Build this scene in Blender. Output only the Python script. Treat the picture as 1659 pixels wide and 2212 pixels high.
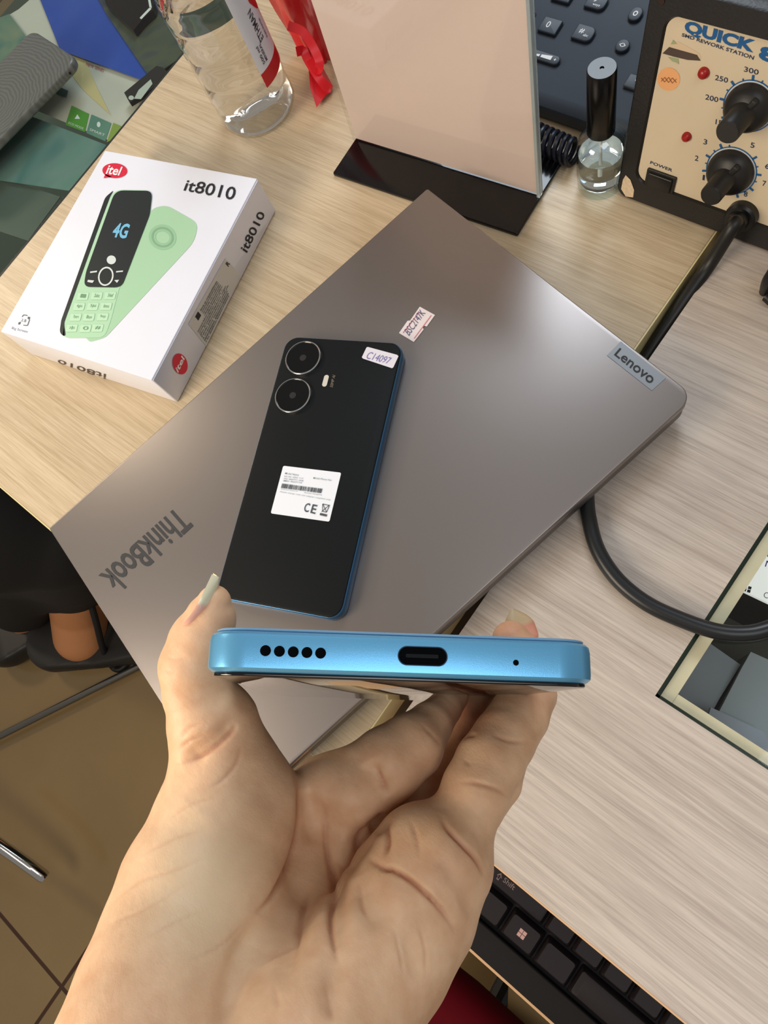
import bpy, math, random
import numpy as np
from mathutils import Vector, Matrix

# ------------------------------------------------------------------ scene, camera, light
for o in list(bpy.data.objects): bpy.data.objects.remove(o)
sc = bpy.context.scene
COL = sc.collection
sc.view_settings.view_transform = 'Standard'
sc.view_settings.look = 'None'
sc.view_settings.gamma = 1.0
sc.view_settings.use_curve_mapping = False
sc.view_settings.exposure = -0.12

F_PX = 1589.02; CAM_H = 0.39968; CX, CY = 829.5, 1106.0     # camera stands 0.40 m above the table top (z = 0)
R = np.array([[0.77268, 0.58030, -0.25726], [0.50452, -0.80741, -0.30590], [-0.38524, 0.10657, -0.91665]])
CAMP = np.array([0, 0, CAM_H])
cam_d = bpy.data.cameras.new('camera'); cam = bpy.data.objects.new('camera', cam_d); COL.objects.link(cam)
cam_d.sensor_fit = 'VERTICAL'; cam_d.sensor_height = 24.0; cam_d.lens = 24.0 * F_PX / 2212.0
cam_d.clip_start = 0.01; cam_d.clip_end = 30
q_, _ = np.linalg.qr(R.T)
Rn = R / np.linalg.norm(R, axis=1)[:, None]
cam.matrix_world = Matrix([[Rn[0][i], -Rn[1][i], -Rn[2][i], CAMP[i]] for i in range(3)] + [[0, 0, 0, 1]])
sc.camera = cam

world = bpy.data.worlds.new('world'); sc.world = world; world.use_nodes = True
bg = world.node_tree.nodes['Background']
bg.inputs[0].default_value = (1.0, 0.93, 0.85, 1); bg.inputs[1].default_value = 0.30

def area(name, loc, target, sx, sy, power, color):
    d = bpy.data.lights.new(name, 'AREA'); d.shape = 'RECTANGLE'; d.size = sx; d.size_y = sy
    d.energy = power; d.color = color
    o = bpy.data.objects.new(name, d); COL.objects.link(o); o.location = loc
    o.rotation_euler = (Vector(target) - Vector(loc)).to_track_quat('-Z', 'Y').to_euler()
    return o
area('window_light', (-0.80, 1.34, 1.36), (-0.15, 0.1, 0), 0.7, 0.6, 17, (0.80, 0.90, 1.0))
area('ceiling_light', (0.75, -0.1, 1.9), (0.1, 0.0, 0), 1.1, 0.9, 11, (0.93, 0.96, 1.0))
area('warm_fill_light', (-0.42, -0.72, 0.58), (-0.06, -0.08, 0.25), 0.5, 0.45, 10.2, (1.0, 0.85, 0.67))  # unseen warm fill, added close to the wrist to brighten the palm
area('lamp_light', (-2.4, -0.2, 1.2), (-1.0, -0.5, -0.75), 0.3, 0.3, 13, (1.0, 0.84, 0.62))

# ------------------------------------------------------------------ geometry helpers
def ray(u, v):
    return np.array([(u - CX) / F_PX, (v - CY) / F_PX, 1.0]) @ R
def W(u, v, z=0.0):
    d = ray(u, v); return CAMP + d * ((z - CAM_H) / d[2])
def D(u, v, dep):
    return CAMP + ray(u, v) * dep
def proj(X):
    q = (np.asarray(X, float) - CAMP) @ R.T
    return CX + F_PX * q[..., 0] / q[..., 2], CY + F_PX * q[..., 1] / q[..., 2]
def nrm(v):
    v = np.asarray(v, float); return v / np.linalg.norm(v)
class Plane:
    def __init__(s, o, n): s.o = np.asarray(o, float); s.n = nrm(n)
    def at(s, u, v, lift=0.0):
        d = ray(u, v); t = ((s.o - CAMP) @ s.n) / (d @ s.n); return CAMP + d * t + s.n * lift
def flatp(z): return Plane((0, 0, z), (0, 0, 1))

def lin(c):
    c = np.asarray(c, float) / 255.0
    return tuple(np.where(c <= 0.04045, c / 12.92, ((c + 0.055) / 1.055) ** 2.4)) + (1.0,)
MATS = {}
def mat(name, rgb, rough=0.5, metal=0.0, spec=0.5, coat=0.0, trans=0.0, ior=1.45, emit=0.0, sss=0.0, noise=0.0, nscale=40.0, bump=0.0, bscale=300.0, alpha=1.0):
    if name in MATS: return MATS[name]
    m = bpy.data.materials.new(name); m.use_nodes = True; nt = m.node_tree
    b = nt.nodes['Principled BSDF']
    b.inputs['Base Color'].default_value = lin(rgb); b.inputs['Roughness'].default_value = rough
    b.inputs['Metallic'].default_value = metal; b.inputs['Specular IOR Level'].default_value = spec
    b.inputs['Coat Weight'].default_value = coat; b.inputs['Coat Roughness'].default_value = 0.08
    b.inputs['Transmission Weight'].default_value = trans; b.inputs['IOR'].default_value = ior
    b.inputs['Alpha'].default_value = alpha
    if emit: b.inputs['Emission Color'].default_value = lin(rgb); b.inputs['Emission Strength'].default_value = emit
    if noise:
        tc = nt.nodes.new('ShaderNodeTexCoord'); n = nt.nodes.new('ShaderNodeTexNoise'); n.inputs['Scale'].default_value = nscale
        n.inputs['Detail'].default_value = 6
        mx = nt.nodes.new('ShaderNodeMix'); mx.data_type = 'RGBA'
        c = np.array(lin(rgb)[:3])
        mx.inputs[6].default_value = tuple(c * (1 - noise)) + (1,); mx.inputs[7].default_value = tuple(np.minimum(c * (1 + noise), 1)) + (1,)
        nt.links.new(tc.outputs['Object'], n.inputs['Vector']); nt.links.new(n.outputs['Fac'], mx.inputs[0]); nt.links.new(mx.outputs[2], b.inputs['Base Color'])
    if bump:
        tc = nt.nodes.new('ShaderNodeTexCoord'); n = nt.nodes.new('ShaderNodeTexNoise'); n.inputs['Scale'].default_value = bscale
        bp = nt.nodes.new('ShaderNodeBump'); bp.inputs['Strength'].default_value = bump; bp.inputs['Distance'].default_value = 0.001
        nt.links.new(tc.outputs['Object'], n.inputs['Vector']); nt.links.new(n.outputs['Fac'], bp.inputs['Height']); nt.links.new(bp.outputs['Normal'], b.inputs['Normal'])
    MATS[name] = m; return m

def mesh_obj(name, VF, m, origin=(0, 0, 0), smooth=True, ang=32):
    V, F = VF[0], VF[1]
    V = np.asarray(V, float) - np.asarray(origin, float)
    me = bpy.data.meshes.new(name); me.from_pydata([tuple(p) for p in V], [], [tuple(int(i) for i in f) for f in F]); me.update()
    if smooth:
        me.shade_smooth(); me.set_sharp_from_angle(angle=math.radians(ang))
    me.materials.append(m)
    o = bpy.data.objects.new(name, me); COL.objects.link(o)
    return o
ROOT = {}
def tag(o, label=None, cat=None, group=None, kind=None):
    if label: o['label'] = label
    if cat: o['category'] = cat
    if group: o['group'] = group
    if kind: o['kind'] = kind
    return o
def thing(name, label, cat, loc, group=None, kind=None):
    o = bpy.data.objects.new(name, None); COL.objects.link(o); o.location = tuple(float(x) for x in loc); o.empty_display_size = 0.02
    ROOT[o] = np.asarray(loc, float); return tag(o, label, cat, group, kind)
def part(name, VF, m, parent, label=None, **k):
    org = ROOT[parent]; o = mesh_obj(name, VF, m, org, **k); o.parent = parent
    ROOT[o] = org
    if label: o['label'] = label
    return o
def solo(name, VF, m, label, cat, group=None, kind=None, **k):
    V = np.asarray(VF[0], float); org = np.array([(V[:, 0].min() + V[:, 0].max()) / 2, (V[:, 1].min() + V[:, 1].max()) / 2, V[:, 2].min()])
    o = mesh_obj(name, VF, m, org, **k); o.location = tuple(org); ROOT[o] = org
    return tag(o, label, cat, group, kind)

def join(*parts):
    V, F, n = [], [], 0
    for v, f in parts:
        v = np.asarray(v, float); V.append(v); F += [tuple(i + n for i in q) for q in f]; n += len(v)
    return np.vstack(V), F
def rr(w, h, r, n=6):
    rs = list(r) if hasattr(r, '__len__') else [r] * 4      # order: +x+y, -x+y, -x-y, +x-y
    P = []
    for (sx, sy), a0, q in zip([(1, 1), (-1, 1), (-1, -1), (1, -1)], [0, 90, 180, 270], rs):
        cx, cy = sx * (w / 2 - q), sy * (h / 2 - q)
        for i in range(n + 1):
            a = math.radians(a0 + 90 * i / n); P.append((cx + q * math.cos(a), cy + q * math.sin(a)))
    return np.array(P)
def frame(o, ex, ey, ez): return (np.asarray(o, float), np.asarray(ex, float), np.asarray(ey, float), np.asarray(ez, float))
def fm(o=(0, 0, 0), ang=0.0):
    c, s = math.cos(ang), math.sin(ang); return frame(o, (c, s, 0), (-s, c, 0), (0, 0, 1))
def tf(fr, P):
    P = np.asarray(P, float); return fr[0] + P[..., :1] * fr[1] + P[..., 1:2] * fr[2] + P[..., 2:3] * fr[3]
def loft(rings, closed=True, cap=True):
    n = len(rings[0]); V = np.vstack(rings); F = []
    for k in range(len(rings) - 1):
        for i in range(n if closed else n - 1):
            j = (i + 1) % n; F.append((k * n + i, k * n + j, (k + 1) * n + j, (k + 1) * n + i))
    if cap: F.append(tuple(range(n - 1, -1, -1))); F.append(tuple(range((len(rings) - 1) * n, len(rings) * n)))
    return V, F
def slab(fr, w, h, t, r, b=0.0, n=6, z0=0.0, bb=None):
    """rounded-corner slab, z from z0 to z0+t, edges rounded by b"""
    bb = b if bb is None else bb
    rings = []
    def ring(ins, z):
        q = rr(w - 2 * ins, h - 2 * ins, [max(x - ins, 1e-5) for x in (r if hasattr(r, '__len__') else [r] * 4)], n)
        rings.append(tf(fr, np.c_[q, np.full(len(q), z)]))
    if bb > 0:
        for i in range(4): a = math.pi / 2 * i / 3; ring(bb * (1 - math.sin(a)), z0 + bb * (1 - math.cos(a)))
    else: ring(0, z0)
    if b > 0:
        for i in range(4): a = math.pi / 2 * i / 3; ring(b * (1 - math.cos(a)), z0 + t - b + b * math.sin(a))
    else: ring(0, z0 + t)
    return loft(rings)
def boxm(fr, x0, x1, y0, y1, z0, z1, b=0.0):
    f2 = (fr[0] + fr[1] * (x0 + x1) / 2 + fr[2] * (y0 + y1) / 2 + fr[3] * z0,) + fr[1:]
    return slab(f2, x1 - x0, y1 - y0, z1 - z0, max(b, 1e-5) if b else 1e-5, b, n=1 if not b else 3)
def bx(x0, x1, y0, y1, z0, z1, b=0.0): return boxm(fm(), x0, x1, y0, y1, z0, z1, b)
def tube(P, r, n=16, cap=True):
    P = np.asarray(P, float); N = len(P); rad = np.broadcast_to(np.asarray(r, float), (N,))
    T = np.gradient(P, axis=0); T /= np.linalg.norm(T, axis=1)[:, None]
    a = np.array([0, 0, 1.0]) if abs(T[0][2]) < 0.9 else np.array([1.0, 0, 0]); u = nrm(np.cross(T[0], a)); rings = []
    for i in range(N):
        u = nrm(u - T[i] * (u @ T[i])); w = np.cross(T[i], u); t = np.arange(n) * 2 * math.pi / n
        rings.append(P[i] + rad[i] * (np.cos(t)[:, None] * u + np.sin(t)[:, None] * w))
    return loft(rings, cap=cap)
def spline(P, n=12):
    P = np.asarray(P, float); Q = np.vstack([2 * P[0] - P[1], P, 2 * P[-1] - P[-2]]); out = []
    for i in range(1, len(Q) - 2):
        for k in range(n):
            t = k / n; p0, p1, p2, p3 = Q[i - 1:i + 3]
            out.append(0.5 * (2 * p1 + (p2 - p0) * t + (2 * p0 - 5 * p1 + 4 * p2 - p3) * t * t + (3 * p1 - p0 - 3 * p2 + p3) * t ** 3))
    out.append(P[-1]); return np.array(out)
def lathe(fr, prof, n=48, cap=True):
    t = np.arange(n) * 2 * math.pi / n
    return loft([tf(fr, np.c_[r * np.cos(t), r * np.sin(t), np.full(n, z)]) for r, z in prof], cap=cap)
def prism(pts, down, n=None):
    """polygon of world points extruded by the vector down"""
    P = np.asarray(pts, float); d = np.asarray(down, float)
    nn = np.cross(P[1] - P[0], P[2] - P[1])
    if nn @ d > 0: P = P[::-1]
    return loft([P + d, P])
def decal(pl, px, lift=0.00012):
    """ink or sticker lying on a surface: a flat polygon"""
    P = np.array([pl.at(u, v, lift) for u, v in px]); return P, [tuple(range(len(P)))]
def strip(pl, pts, wpx, lift=0.00015):
    F, V = [], []
    for (a, b) in zip(pts[:-1], pts[1:]):
        a, b = np.array(a, float), np.array(b, float); n = np.array([-(b - a)[1], (b - a)[0]]); n = n / (np.linalg.norm(n) + 1e-9) * wpx / 2
        k = len(V); V += [pl.at(*(a + n), lift), pl.at(*(b + n), lift), pl.at(*(b - n), lift), pl.at(*(a - n), lift)]; F.append((k, k + 1, k + 2, k + 3))
    return np.array(V), F
def ell(cx, cy, rx, ry, n=32, rot=0.0, a0=0, a1=360):
    out = []
    for i in range(n):
        a = math.radians(a0 + (a1 - a0) * i / n); x, y = rx * math.cos(a), ry * math.sin(a)
        out.append((cx + x * math.cos(rot) - y * math.sin(rot), cy + x * math.sin(rot) + y * math.cos(rot)))
    return out
def ringd(pl, cx, cy, r1x, r1y, r0x, r0y, n=40, lift=0.00015, rot=0.0):
    a = [pl.at(u, v, lift) for u, v in ell(cx, cy, r1x, r1y, n, rot)]; b = [pl.at(u, v, lift) for u, v in ell(cx, cy, r0x, r0y, n, rot)]
    return np.array(a + b), [(i, (i + 1) % n, n + (i + 1) % n, n + i) for i in range(n)]
def text_vf(s, quad, bold=0.0, shear=0.0, lift=0.0, nrmv=None):
    """text fitted to four world points: bottom-left, bottom-right, top-right, top-left"""
    c = bpy.data.curves.new('t', 'FONT'); c.body = s; c.offset = bold; c.shear = shear; c.resolution_u = 3
    o = bpy.data.objects.new('t', c); COL.objects.link(o)
    bpy.context.view_layer.update()
    me = bpy.data.meshes.new_from_object(o.evaluated_get(bpy.context.evaluated_depsgraph_get()))
    V = np.array([v.co[:] for v in me.vertices]); F = [tuple(p.vertices) for p in me.polygons]
    bpy.data.objects.remove(o); bpy.data.curves.remove(c); bpy.data.meshes.remove(me)
    mn, mx = V.min(0), V.max(0); u = ((V[:, 0] - mn[0]) / (mx[0] - mn[0]))[:, None]; v = ((V[:, 1] - mn[1]) / (mx[1] - mn[1]))[:, None]
    bl, br, tr, tl = [np.asarray(p, float) for p in quad]
    return (1 - u) * (1 - v) * bl + u * (1 - v) * br + u * v * tr + (1 - u) * v * tl, F
def tpx(s, pl, q, bold=0.0, shear=0.0, lift=0.00025):
    return text_vf(s, [pl.at(u, v, lift) for u, v in q], bold, shear)

# ------------------------------------------------------------------ materials
def wood_mat(name, light, dark, rot=0.0):
    m = bpy.data.materials.new(name); m.use_nodes = True; nt = m.node_tree; L = nt.links.new; N = nt.nodes.new
    b = nt.nodes['Principled BSDF']; b.inputs['Roughness'].default_value = 0.38; b.inputs['Specular IOR Level'].default_value = 0.45
    tc = N('ShaderNodeTexCoord')
    def layer(sx, sy, det, dist):
        mp = N('ShaderNodeMapping'); mp.inputs['Scale'].default_value = (sx, sy, 1); mp.inputs['Rotation'].default_value = (0, 0, rot)
        n = N('ShaderNodeTexNoise'); n.inputs['Scale'].default_value = 1.0; n.inputs['Detail'].default_value = det; n.inputs['Distortion'].default_value = dist
        n.inputs['Roughness'].default_value = 0.62
        L(tc.outputs['Object'], mp.inputs['Vector']); L(mp.outputs[0], n.inputs['Vector']); return n
    a = layer(13, 640, 6, 0.8); c = layer(5, 110, 3, 0.6); d = layer(50, 1400, 3, 0.3)
    add = N('ShaderNodeMath'); add.operation = 'MULTIPLY_ADD'; add.inputs[1].default_value = 0.42
    mu = N('ShaderNodeMath'); mu.operation = 'MULTIPLY_ADD'; mu.inputs[1].default_value = 0.33
    m3 = N('ShaderNodeMath'); m3.operation = 'MULTIPLY'; m3.inputs[1].default_value = 0.25
    L(d.outputs['Fac'], m3.inputs[0]); L(c.outputs['Fac'], mu.inputs[0]); L(m3.outputs[0], mu.inputs[2]); L(a.outputs['Fac'], add.inputs[0]); L(mu.outputs[0], add.inputs[2])
    r = N('ShaderNodeValToRGB'); r.color_ramp.elements[0].position = 0.40; r.color_ramp.elements[0].color = lin(dark)
    r.color_ramp.elements[1].position = 0.58; r.color_ramp.elements[1].color = lin(light)
    L(add.outputs[0], r.inputs[0]); L(r.outputs[0], b.inputs['Base Color'])
    bp = N('ShaderNodeBump'); bp.inputs['Strength'].default_value = 0.25; bp.inputs['Distance'].default_value = 0.0006
    L(add.outputs[0], bp.inputs['Height']); L(bp.outputs[0], b.inputs['Normal'])
    return m
WOOD = wood_mat('wood_laminate', (204, 185, 155), (176, 155, 124), 0.0)
WOODR = wood_mat('wood_laminate_right', (194, 182, 170), (163, 150, 139), 0.055)
EDGE = mat('edge_band', (214, 200, 150), 0.4)
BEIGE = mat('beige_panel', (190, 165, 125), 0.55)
BLACK = mat('black_plastic', (17, 17, 17), 0.38, noise=0.1)
DKMET = mat('chrome', (205, 205, 205), 0.12, 1.0)
WHITE = mat('white_ink', (240, 240, 240), 0.5)
INK = mat('black_ink', (30, 30, 34), 0.6)
GREY = mat('grey_ink', (125, 130, 135), 0.6)

def glass_thin(name, tint, fac, rough=0.03, fres=1.45, refl=1.0):
    m = bpy.data.materials.new(name); m.use_nodes = True; nt = m.node_tree; L = nt.links.new; N = nt.nodes.new
    nt.nodes.remove(nt.nodes['Principled BSDF']); out = nt.nodes['Material Output']
    t = N('ShaderNodeBsdfTransparent'); t.inputs[0].default_value = lin(tint); g = N('ShaderNodeBsdfGlossy'); g.inputs['Roughness'].default_value = rough
    fr = N('ShaderNodeFresnel'); fr.inputs[0].default_value = fres
    mu = N('ShaderNodeMath'); mu.operation = 'MULTIPLY_ADD'; mu.inputs[1].default_value = refl; mu.inputs[2].default_value = fac; mu.use_clamp = True
    mx = N('ShaderNodeMixShader'); ge = N('ShaderNodeNewGeometry'); iv = N('ShaderNodeMath'); iv.operation = 'SUBTRACT'; iv.inputs[0].default_value = 1.0; L(ge.outputs['Backfacing'], iv.inputs[1])
    m2 = N('ShaderNodeMath'); m2.operation = 'MULTIPLY'; L(fr.outputs[0], mu.inputs[0]); L(mu.outputs[0], m2.inputs[0]); L(iv.outputs[0], m2.inputs[1]); L(m2.outputs[0], mx.inputs[0]); L(t.outputs[0], mx.inputs[1]); L(g.outputs[0], mx.inputs[2]); L(mx.outputs[0], out.inputs[0])
    return m
GLASS = glass_thin('counter_glass', (240, 245, 242), 0.0)
PANE = glass_thin('inset_glass', (247, 249, 247), 0.0)

# ------------------------------------------------------------------ floor
TA = W(133, 2132, -0.75)                         # where the grout lines cross
tdir = W(0, 1975, -0.75) - TA; tang = math.atan2(tdir[1], tdir[0])
def floor_mat():
    m = bpy.data.materials.new('floor_tile'); m.use_nodes = True; nt = m.node_tree; L = nt.links.new; N = nt.nodes.new
    b = nt.nodes['Principled BSDF']; b.inputs['Roughness'].default_value = 0.16
    tc = N('ShaderNodeTexCoord'); mp = N('ShaderNodeMapping'); mp.vector_type = 'TEXTURE'
    mp.inputs['Location'].default_value = (TA[0], TA[1], 0); mp.inputs['Rotation'].default_value = (0, 0, tang)
    br = N('ShaderNodeTexBrick'); br.offset = 0; br.inputs['Scale'].default_value = 1; br.inputs['Mortar Size'].default_value = 0.0035
    br.inputs['Brick Width'].default_value = 0.6; br.inputs['Row Height'].default_value = 0.6; br.inputs['Mortar Smooth'].default_value = 0.3
    br.inputs['Color1'].default_value = lin((150, 126, 88)); br.inputs['Color2'].default_value = lin((145, 121, 84)); br.inputs['Mortar'].default_value = lin((74, 46, 30))
    n = N('ShaderNodeTexNoise'); n.inputs['Scale'].default_value = 5; n.inputs['Detail'].default_value = 5
    mx = N('ShaderNodeMix'); mx.data_type = 'RGBA'; mx.blend_type = 'MULTIPLY'; mx.inputs[0].default_value = 0.35
    L(tc.outputs['Object'], mp.inputs[0]); L(mp.outputs[0], br.inputs['Vector']); L(tc.outputs['Object'], n.inputs['Vector'])
    L(br.outputs[0], mx.inputs[6]); L(n.outputs['Fac'], mx.inputs[7]); L(mx.outputs[2], b.inputs['Base Color'])
    bp = N('ShaderNodeBump'); bp.inputs['Strength'].default_value = 0.5; bp.inputs['Distance'].default_value = 0.002; bp.invert = True
    L(br.outputs['Fac'], bp.inputs['Height']); L(bp.outputs[0], b.inputs['Normal'])
    return m
fl = mesh_obj('floor', bx(-3.2, 2.2, -2.6, 2.4, -0.79, -0.75), floor_mat()); fl['kind'] = 'structure'

# ------------------------------------------------------------------ left table, right table, counter
XG0, XG1 = -0.10025, -0.0895           # the slot between the two tables
XL = -0.5547                            # where the left table meets the glass counter
lt = thing('table', 'left pale wood laminate table under the laptop, phone box and sign stand', 'table', (-0.33, 0.4, -0.75))
part('tabletop', bx(XL, XG0, -0.0868, 1.15, -0.025, 0.0, 0.0006), WOOD, lt)
part('edge_strip', join(bx(XG0 + 0.00001, XG0 + 0.0009, -0.0868, 1.15, -0.025, -0.0004), bx(XL, XG0, -0.0878, -0.0869, -0.025, -0.0004)), EDGE, lt)
part('side_or_shade_panel', bx(XG0 - 0.02, XG0 - 0.0003, -0.08, 1.1, -0.749, -0.0255), mat('dark_or_shade_panel', (48, 40, 32), 0.6), lt)  # added panel, coloured dark so the slot reads as shade
part('side_or_shade_panel', bx(XL + 0.002, XL + 0.02, 0.05, 1.1, -0.749, -0.0255), BEIGE, lt)
part('back_panel', bx(XL + 0.0205, XG0 - 0.0205, 0.35, 0.368, -0.749, -0.0255), mat('dark_or_shade_panel', (60, 50, 40), 0.6), lt)

WX, WY = 0.0094, 0.0436                # inner corner of the glazed cut-out
rt = thing('table', 'right pale wood laminate table with a glazed cut-out and black cable across it', 'table', (0.2, 0.4, -0.75))
rtop = join(bx(XG1, WX, -0.0697, 1.15, -0.018, 0.0, 0.0004), bx(WX + 0.00001, 0.62, -0.0697, WY, -0.018, 0.0, 0.0), bx(WX + 0.00001, 0.62, 0.42, 1.15, -0.018, 0.0, 0.0), bx(0.4, 0.62, WY, 0.42, -0.018, 0.0, 0.0))
def l_top():
    xs = [XG1, WX, 0.4, 0.62]; ys = [-0.0697, WY, 0.42, 1.15]; V = []; F = []; idx = {}
    def vid(i, j, k):
        if (i, j, k) not in idx: idx[(i, j, k)] = len(V); V.append((xs[i], ys[j], (-0.018, 0.0)[k]))
        return idx[(i, j, k)]
    solid = {(i, j) for i in range(3) for j in range(3)} - {(1, 1)}
    for (i, j) in solid:
        F.append((vid(i, j, 1), vid(i + 1, j, 1), vid(i + 1, j + 1, 1), vid(i, j + 1, 1))); F.append((vid(i, j + 1, 0), vid(i + 1, j + 1, 0), vid(i + 1, j, 0), vid(i, j, 0)))
        for (di, dj, a, c) in [(-1, 0, (i, j + 1), (i, j)), (1, 0, (i + 1, j), (i + 1, j + 1)), (0, -1, (i, j), (i + 1, j)), (0, 1, (i + 1, j + 1), (i, j + 1))]:
            if (i + di, j + dj) not in solid: F.append((vid(*a, 0), vid(*c, 0), vid(*c, 1), vid(*a, 1)))
    return np.array(V), F
part('tabletop', l_top(), WOODR, rt, smooth=False)
part('edge_strip', bx(XG1, 0.62, -0.0707, -0.0698, -0.018, -0.0003), mat('edge_band_tan', (205, 165, 125), 0.5), rt)
part('side_or_shade_panel', bx(XG1 + 0.0003, XG1 + 0.02, 0.102, 1.1, -0.749, -0.0185), mat('slot_shade_panel', (40, 34, 28), 0.6), rt)  # added right wall of the slot, its shade put into the dark colour
part('side_or_shade_panel', bx(0.6, 0.618, 0.12, 1.1, -0.749, -0.0185), BEIGE, rt)
part('pane_frame', join(bx(WX + 0.0022, WX + 0.0085, WY + 0.0022, 0.418, -0.012, -0.0045), bx(WX + 0.0086, 0.398, WY + 0.0022, WY + 0.0075, -0.012, -0.0045)), mat('frame_rail', (228, 214, 186), 0.45, noise=0.18, nscale=60), rt)
part('glass_gap', join(bx(WX + 0.00002, WX + 0.0022, WY, 0.418, -0.017, -0.006), bx(WX, 0.398, WY + 0.00002, WY + 0.0022, -0.017, -0.006)), mat('glass_edge', (52, 72, 58), 0.25), rt, 'dark green glass edge')
part('glass_pane', bx(WX + 0.0012, 0.398, WY + 0.0012, 0.419, -0.0040, -0.0010), PANE, rt)
part('shelf', bx(WX - 0.02, 0.42, WY - 0.015, 0.43, -0.152, -0.142), mat('case_floor', (88, 84, 74), 0.6), rt)
pl9 = flatp(-0.085)
def gp(px, z, th): return prism([W(u, v, z) for u, v in px], (0, 0, -th))
SLV = mat('grey_sleeve', (158, 165, 176), 0.35, noise=0.08, nscale=30)
solo('paper_sleeve', gp([(1470, 1345), (1600, 1436), (1556, 1506), (1510, 1590), (1400, 1520)], -0.085, 0.056), SLV, 'grey wrapped packet under the glass, touching the inner corner of the cut-out', 'packet', 'wrapped packets in the glazed cut-out')
solo('paper_sleeve', gp([(1622, 1408), (1720, 1452), (1740, 1660), (1548, 1548), (1604, 1440)], -0.078, 0.06), mat('grey_sleeve_pale', (172, 180, 188), 0.35, noise=0.06, nscale=30), 'largest pale grey wrapped packet under the glass at the right edge', 'packet', 'wrapped packets in the glazed cut-out')
solo('paper_sleeve', gp([(1536, 1528), (1648, 1580), (1665, 1610), (1660, 1675), (1524, 1565)], -0.066, 0.008), mat('grey_sleeve_blue', (176, 184, 200), 0.35, noise=0.05, nscale=30), 'small bluish grey packet lying on the larger ones under the glass', 'packet', 'wrapped packets in the glazed cut-out')
bb = thing('product_box', 'white product box with a glowing top and four-square mark under the table glass', 'product_box', W(1680, 1250, -0.142))
part('glow_top', gp([(1597, 1272), (1680, 1140), (1860, 1190), (1800, 1368)], -0.06, 0.004), mat('glow_top', (238, 240, 238), 0.3, emit=0.75), bb)  # top of the white box; its brightness is added as glow
part('product_box_body', gp([(1592, 1268), (1684, 1128), (1872, 1186), (1806, 1378)], -0.0642, 0.0775), mat('product_box_dark', (60, 60, 58), 0.4), bb)
pbx = flatp(-0.06)
part('print', join(decal(pbx, [(1649, 1190), (1668, 1170), (1690, 1210), (1659, 1204)]), tpx('N', pbx, [(1652, 1224), (1668, 1228), (1672, 1214), (1656, 1211)])), mat('purple_ink', (70, 30, 160), 0.5), bb)
part('emblem', join(*[decal(pbx, [(1608 + a, 1263 + b), (1615 + a, 1265 + b), (1613 + a, 1271 + b), (1606 + a, 1269 + b)]) for a, b in [(0, 0), (9, 3), (-2, 7), (7, 10)]]), INK, bb, 'four-square window mark')
part('caption', tpx('CORE', pbx, [(1648, 1290), (1690, 1305), (1694, 1293), (1652, 1278)]), GREY, bb)

# left glass counter
ct = thing('display_counter', 'glass-topped display counter full of posters beside the left table', 'counter', (-0.85, 0.3, -0.75))
part('glass_top', bx(-1.35, XL - 0.0022, -0.06, 0.95, -0.006, 0.0, 0.0004), GLASS, ct)
part('edge_trim', bx(XL - 0.0020, XL - 0.0002, -0.06, 0.95, -0.02, -0.0002), mat('dark_trim', (40, 44, 42), 0.4), ct)
part('case', join(bx(-1.35, XL - 0.002, -0.06, -0.05, -0.749, -0.0065), bx(-1.35, XL - 0.002, -0.0495, 0.95, -0.30, -0.29), bx(XL - 0.018, XL - 0.0022, -0.0495, 0.95, -0.749, -0.301)), mat('case_body', (70, 80, 70), 0.6), ct)
def card(name, px, z, m, label, th=0.0006): return solo(name, gp(px, z, th), m, label, 'poster' if name == 'poster' else 'card', None, None, smooth=False)
WTP = mat('poster_white', (214, 205, 196), 0.5, noise=0.1, nscale=12)
def grad_mat(name, c1, c2, c3, sc_=9):
    m = bpy.data.materials.new(name); m.use_nodes = True; nt = m.node_tree; L = nt.links.new; N = nt.nodes.new
    b = nt.nodes['Principled BSDF']; b.inputs['Roughness'].default_value = 0.35
    tc = N('ShaderNodeTexCoord'); n = N('ShaderNodeTexNoise'); n.inputs['Scale'].default_value = sc_; n.inputs['Detail'].default_value = 2; n.inputs['Distortion'].default_value = 1.5
    r = N('ShaderNodeValToRGB'); r.color_ramp.elements[0].position = 0.3; r.color_ramp.elements[0].color = lin(c1); r.color_ramp.elements[1].position = 0.7; r.color_ramp.elements[1].color = lin(c3)
    e = r.color_ramp.elements.new(0.5); e.color = lin(c2)
    L(tc.outputs['Object'], n.inputs['Vector']); L(n.outputs['Fac'], r.inputs[0]); L(r.outputs[0], b.inputs['Base Color']); return m
def on_poster(parent, pl, items):
    for nm, vf, m in items: part(nm, vf, m, parent)
zc = -0.02
p = card('poster', [(40, 20), (110, -40), (330, 60), (395, 120), (240, 305), (60, 230), (-60, 180), (-60, 80)], zc, WTP, 'white leaflet with green squares under the counter glass')
pc = flatp(zc)
part('green_square', decal(pc, [(155, 229), (193, 247), (184, 286), (142, 270)], 0.0004), mat('leaf_green', (92, 158, 60), 0.5), p)
part('teal_square', decal(pc, [(198, 248), (241, 267), (228, 306), (187, 288)], 0.0004), mat('sage', (105, 145, 130), 0.5), p)
part('lime_square', decal(pc, [(245, 266), (264, 274), (240, 304), (231, 308)], 0.0004), mat('lime', (150, 168, 80), 0.5), p)
part('tree_icon', decal(pc, [(168, 248), (174, 258), (162, 258)], 0.0006), WHITE, p)
part('leaf_icon', decal(pc, ell(214, 270, 4, 6, 12), 0.0006), WHITE, p)
part('caption', join(tpx('ECO MODE', pc, [(148, 268), (180, 281), (182, 277), (150, 264)], 0, 0, 0.0006), tpx('SMART', pc, [(194, 283), (226, 296), (228, 291), (196, 278)], 0, 0, 0.0006)), WHITE, p)
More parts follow.
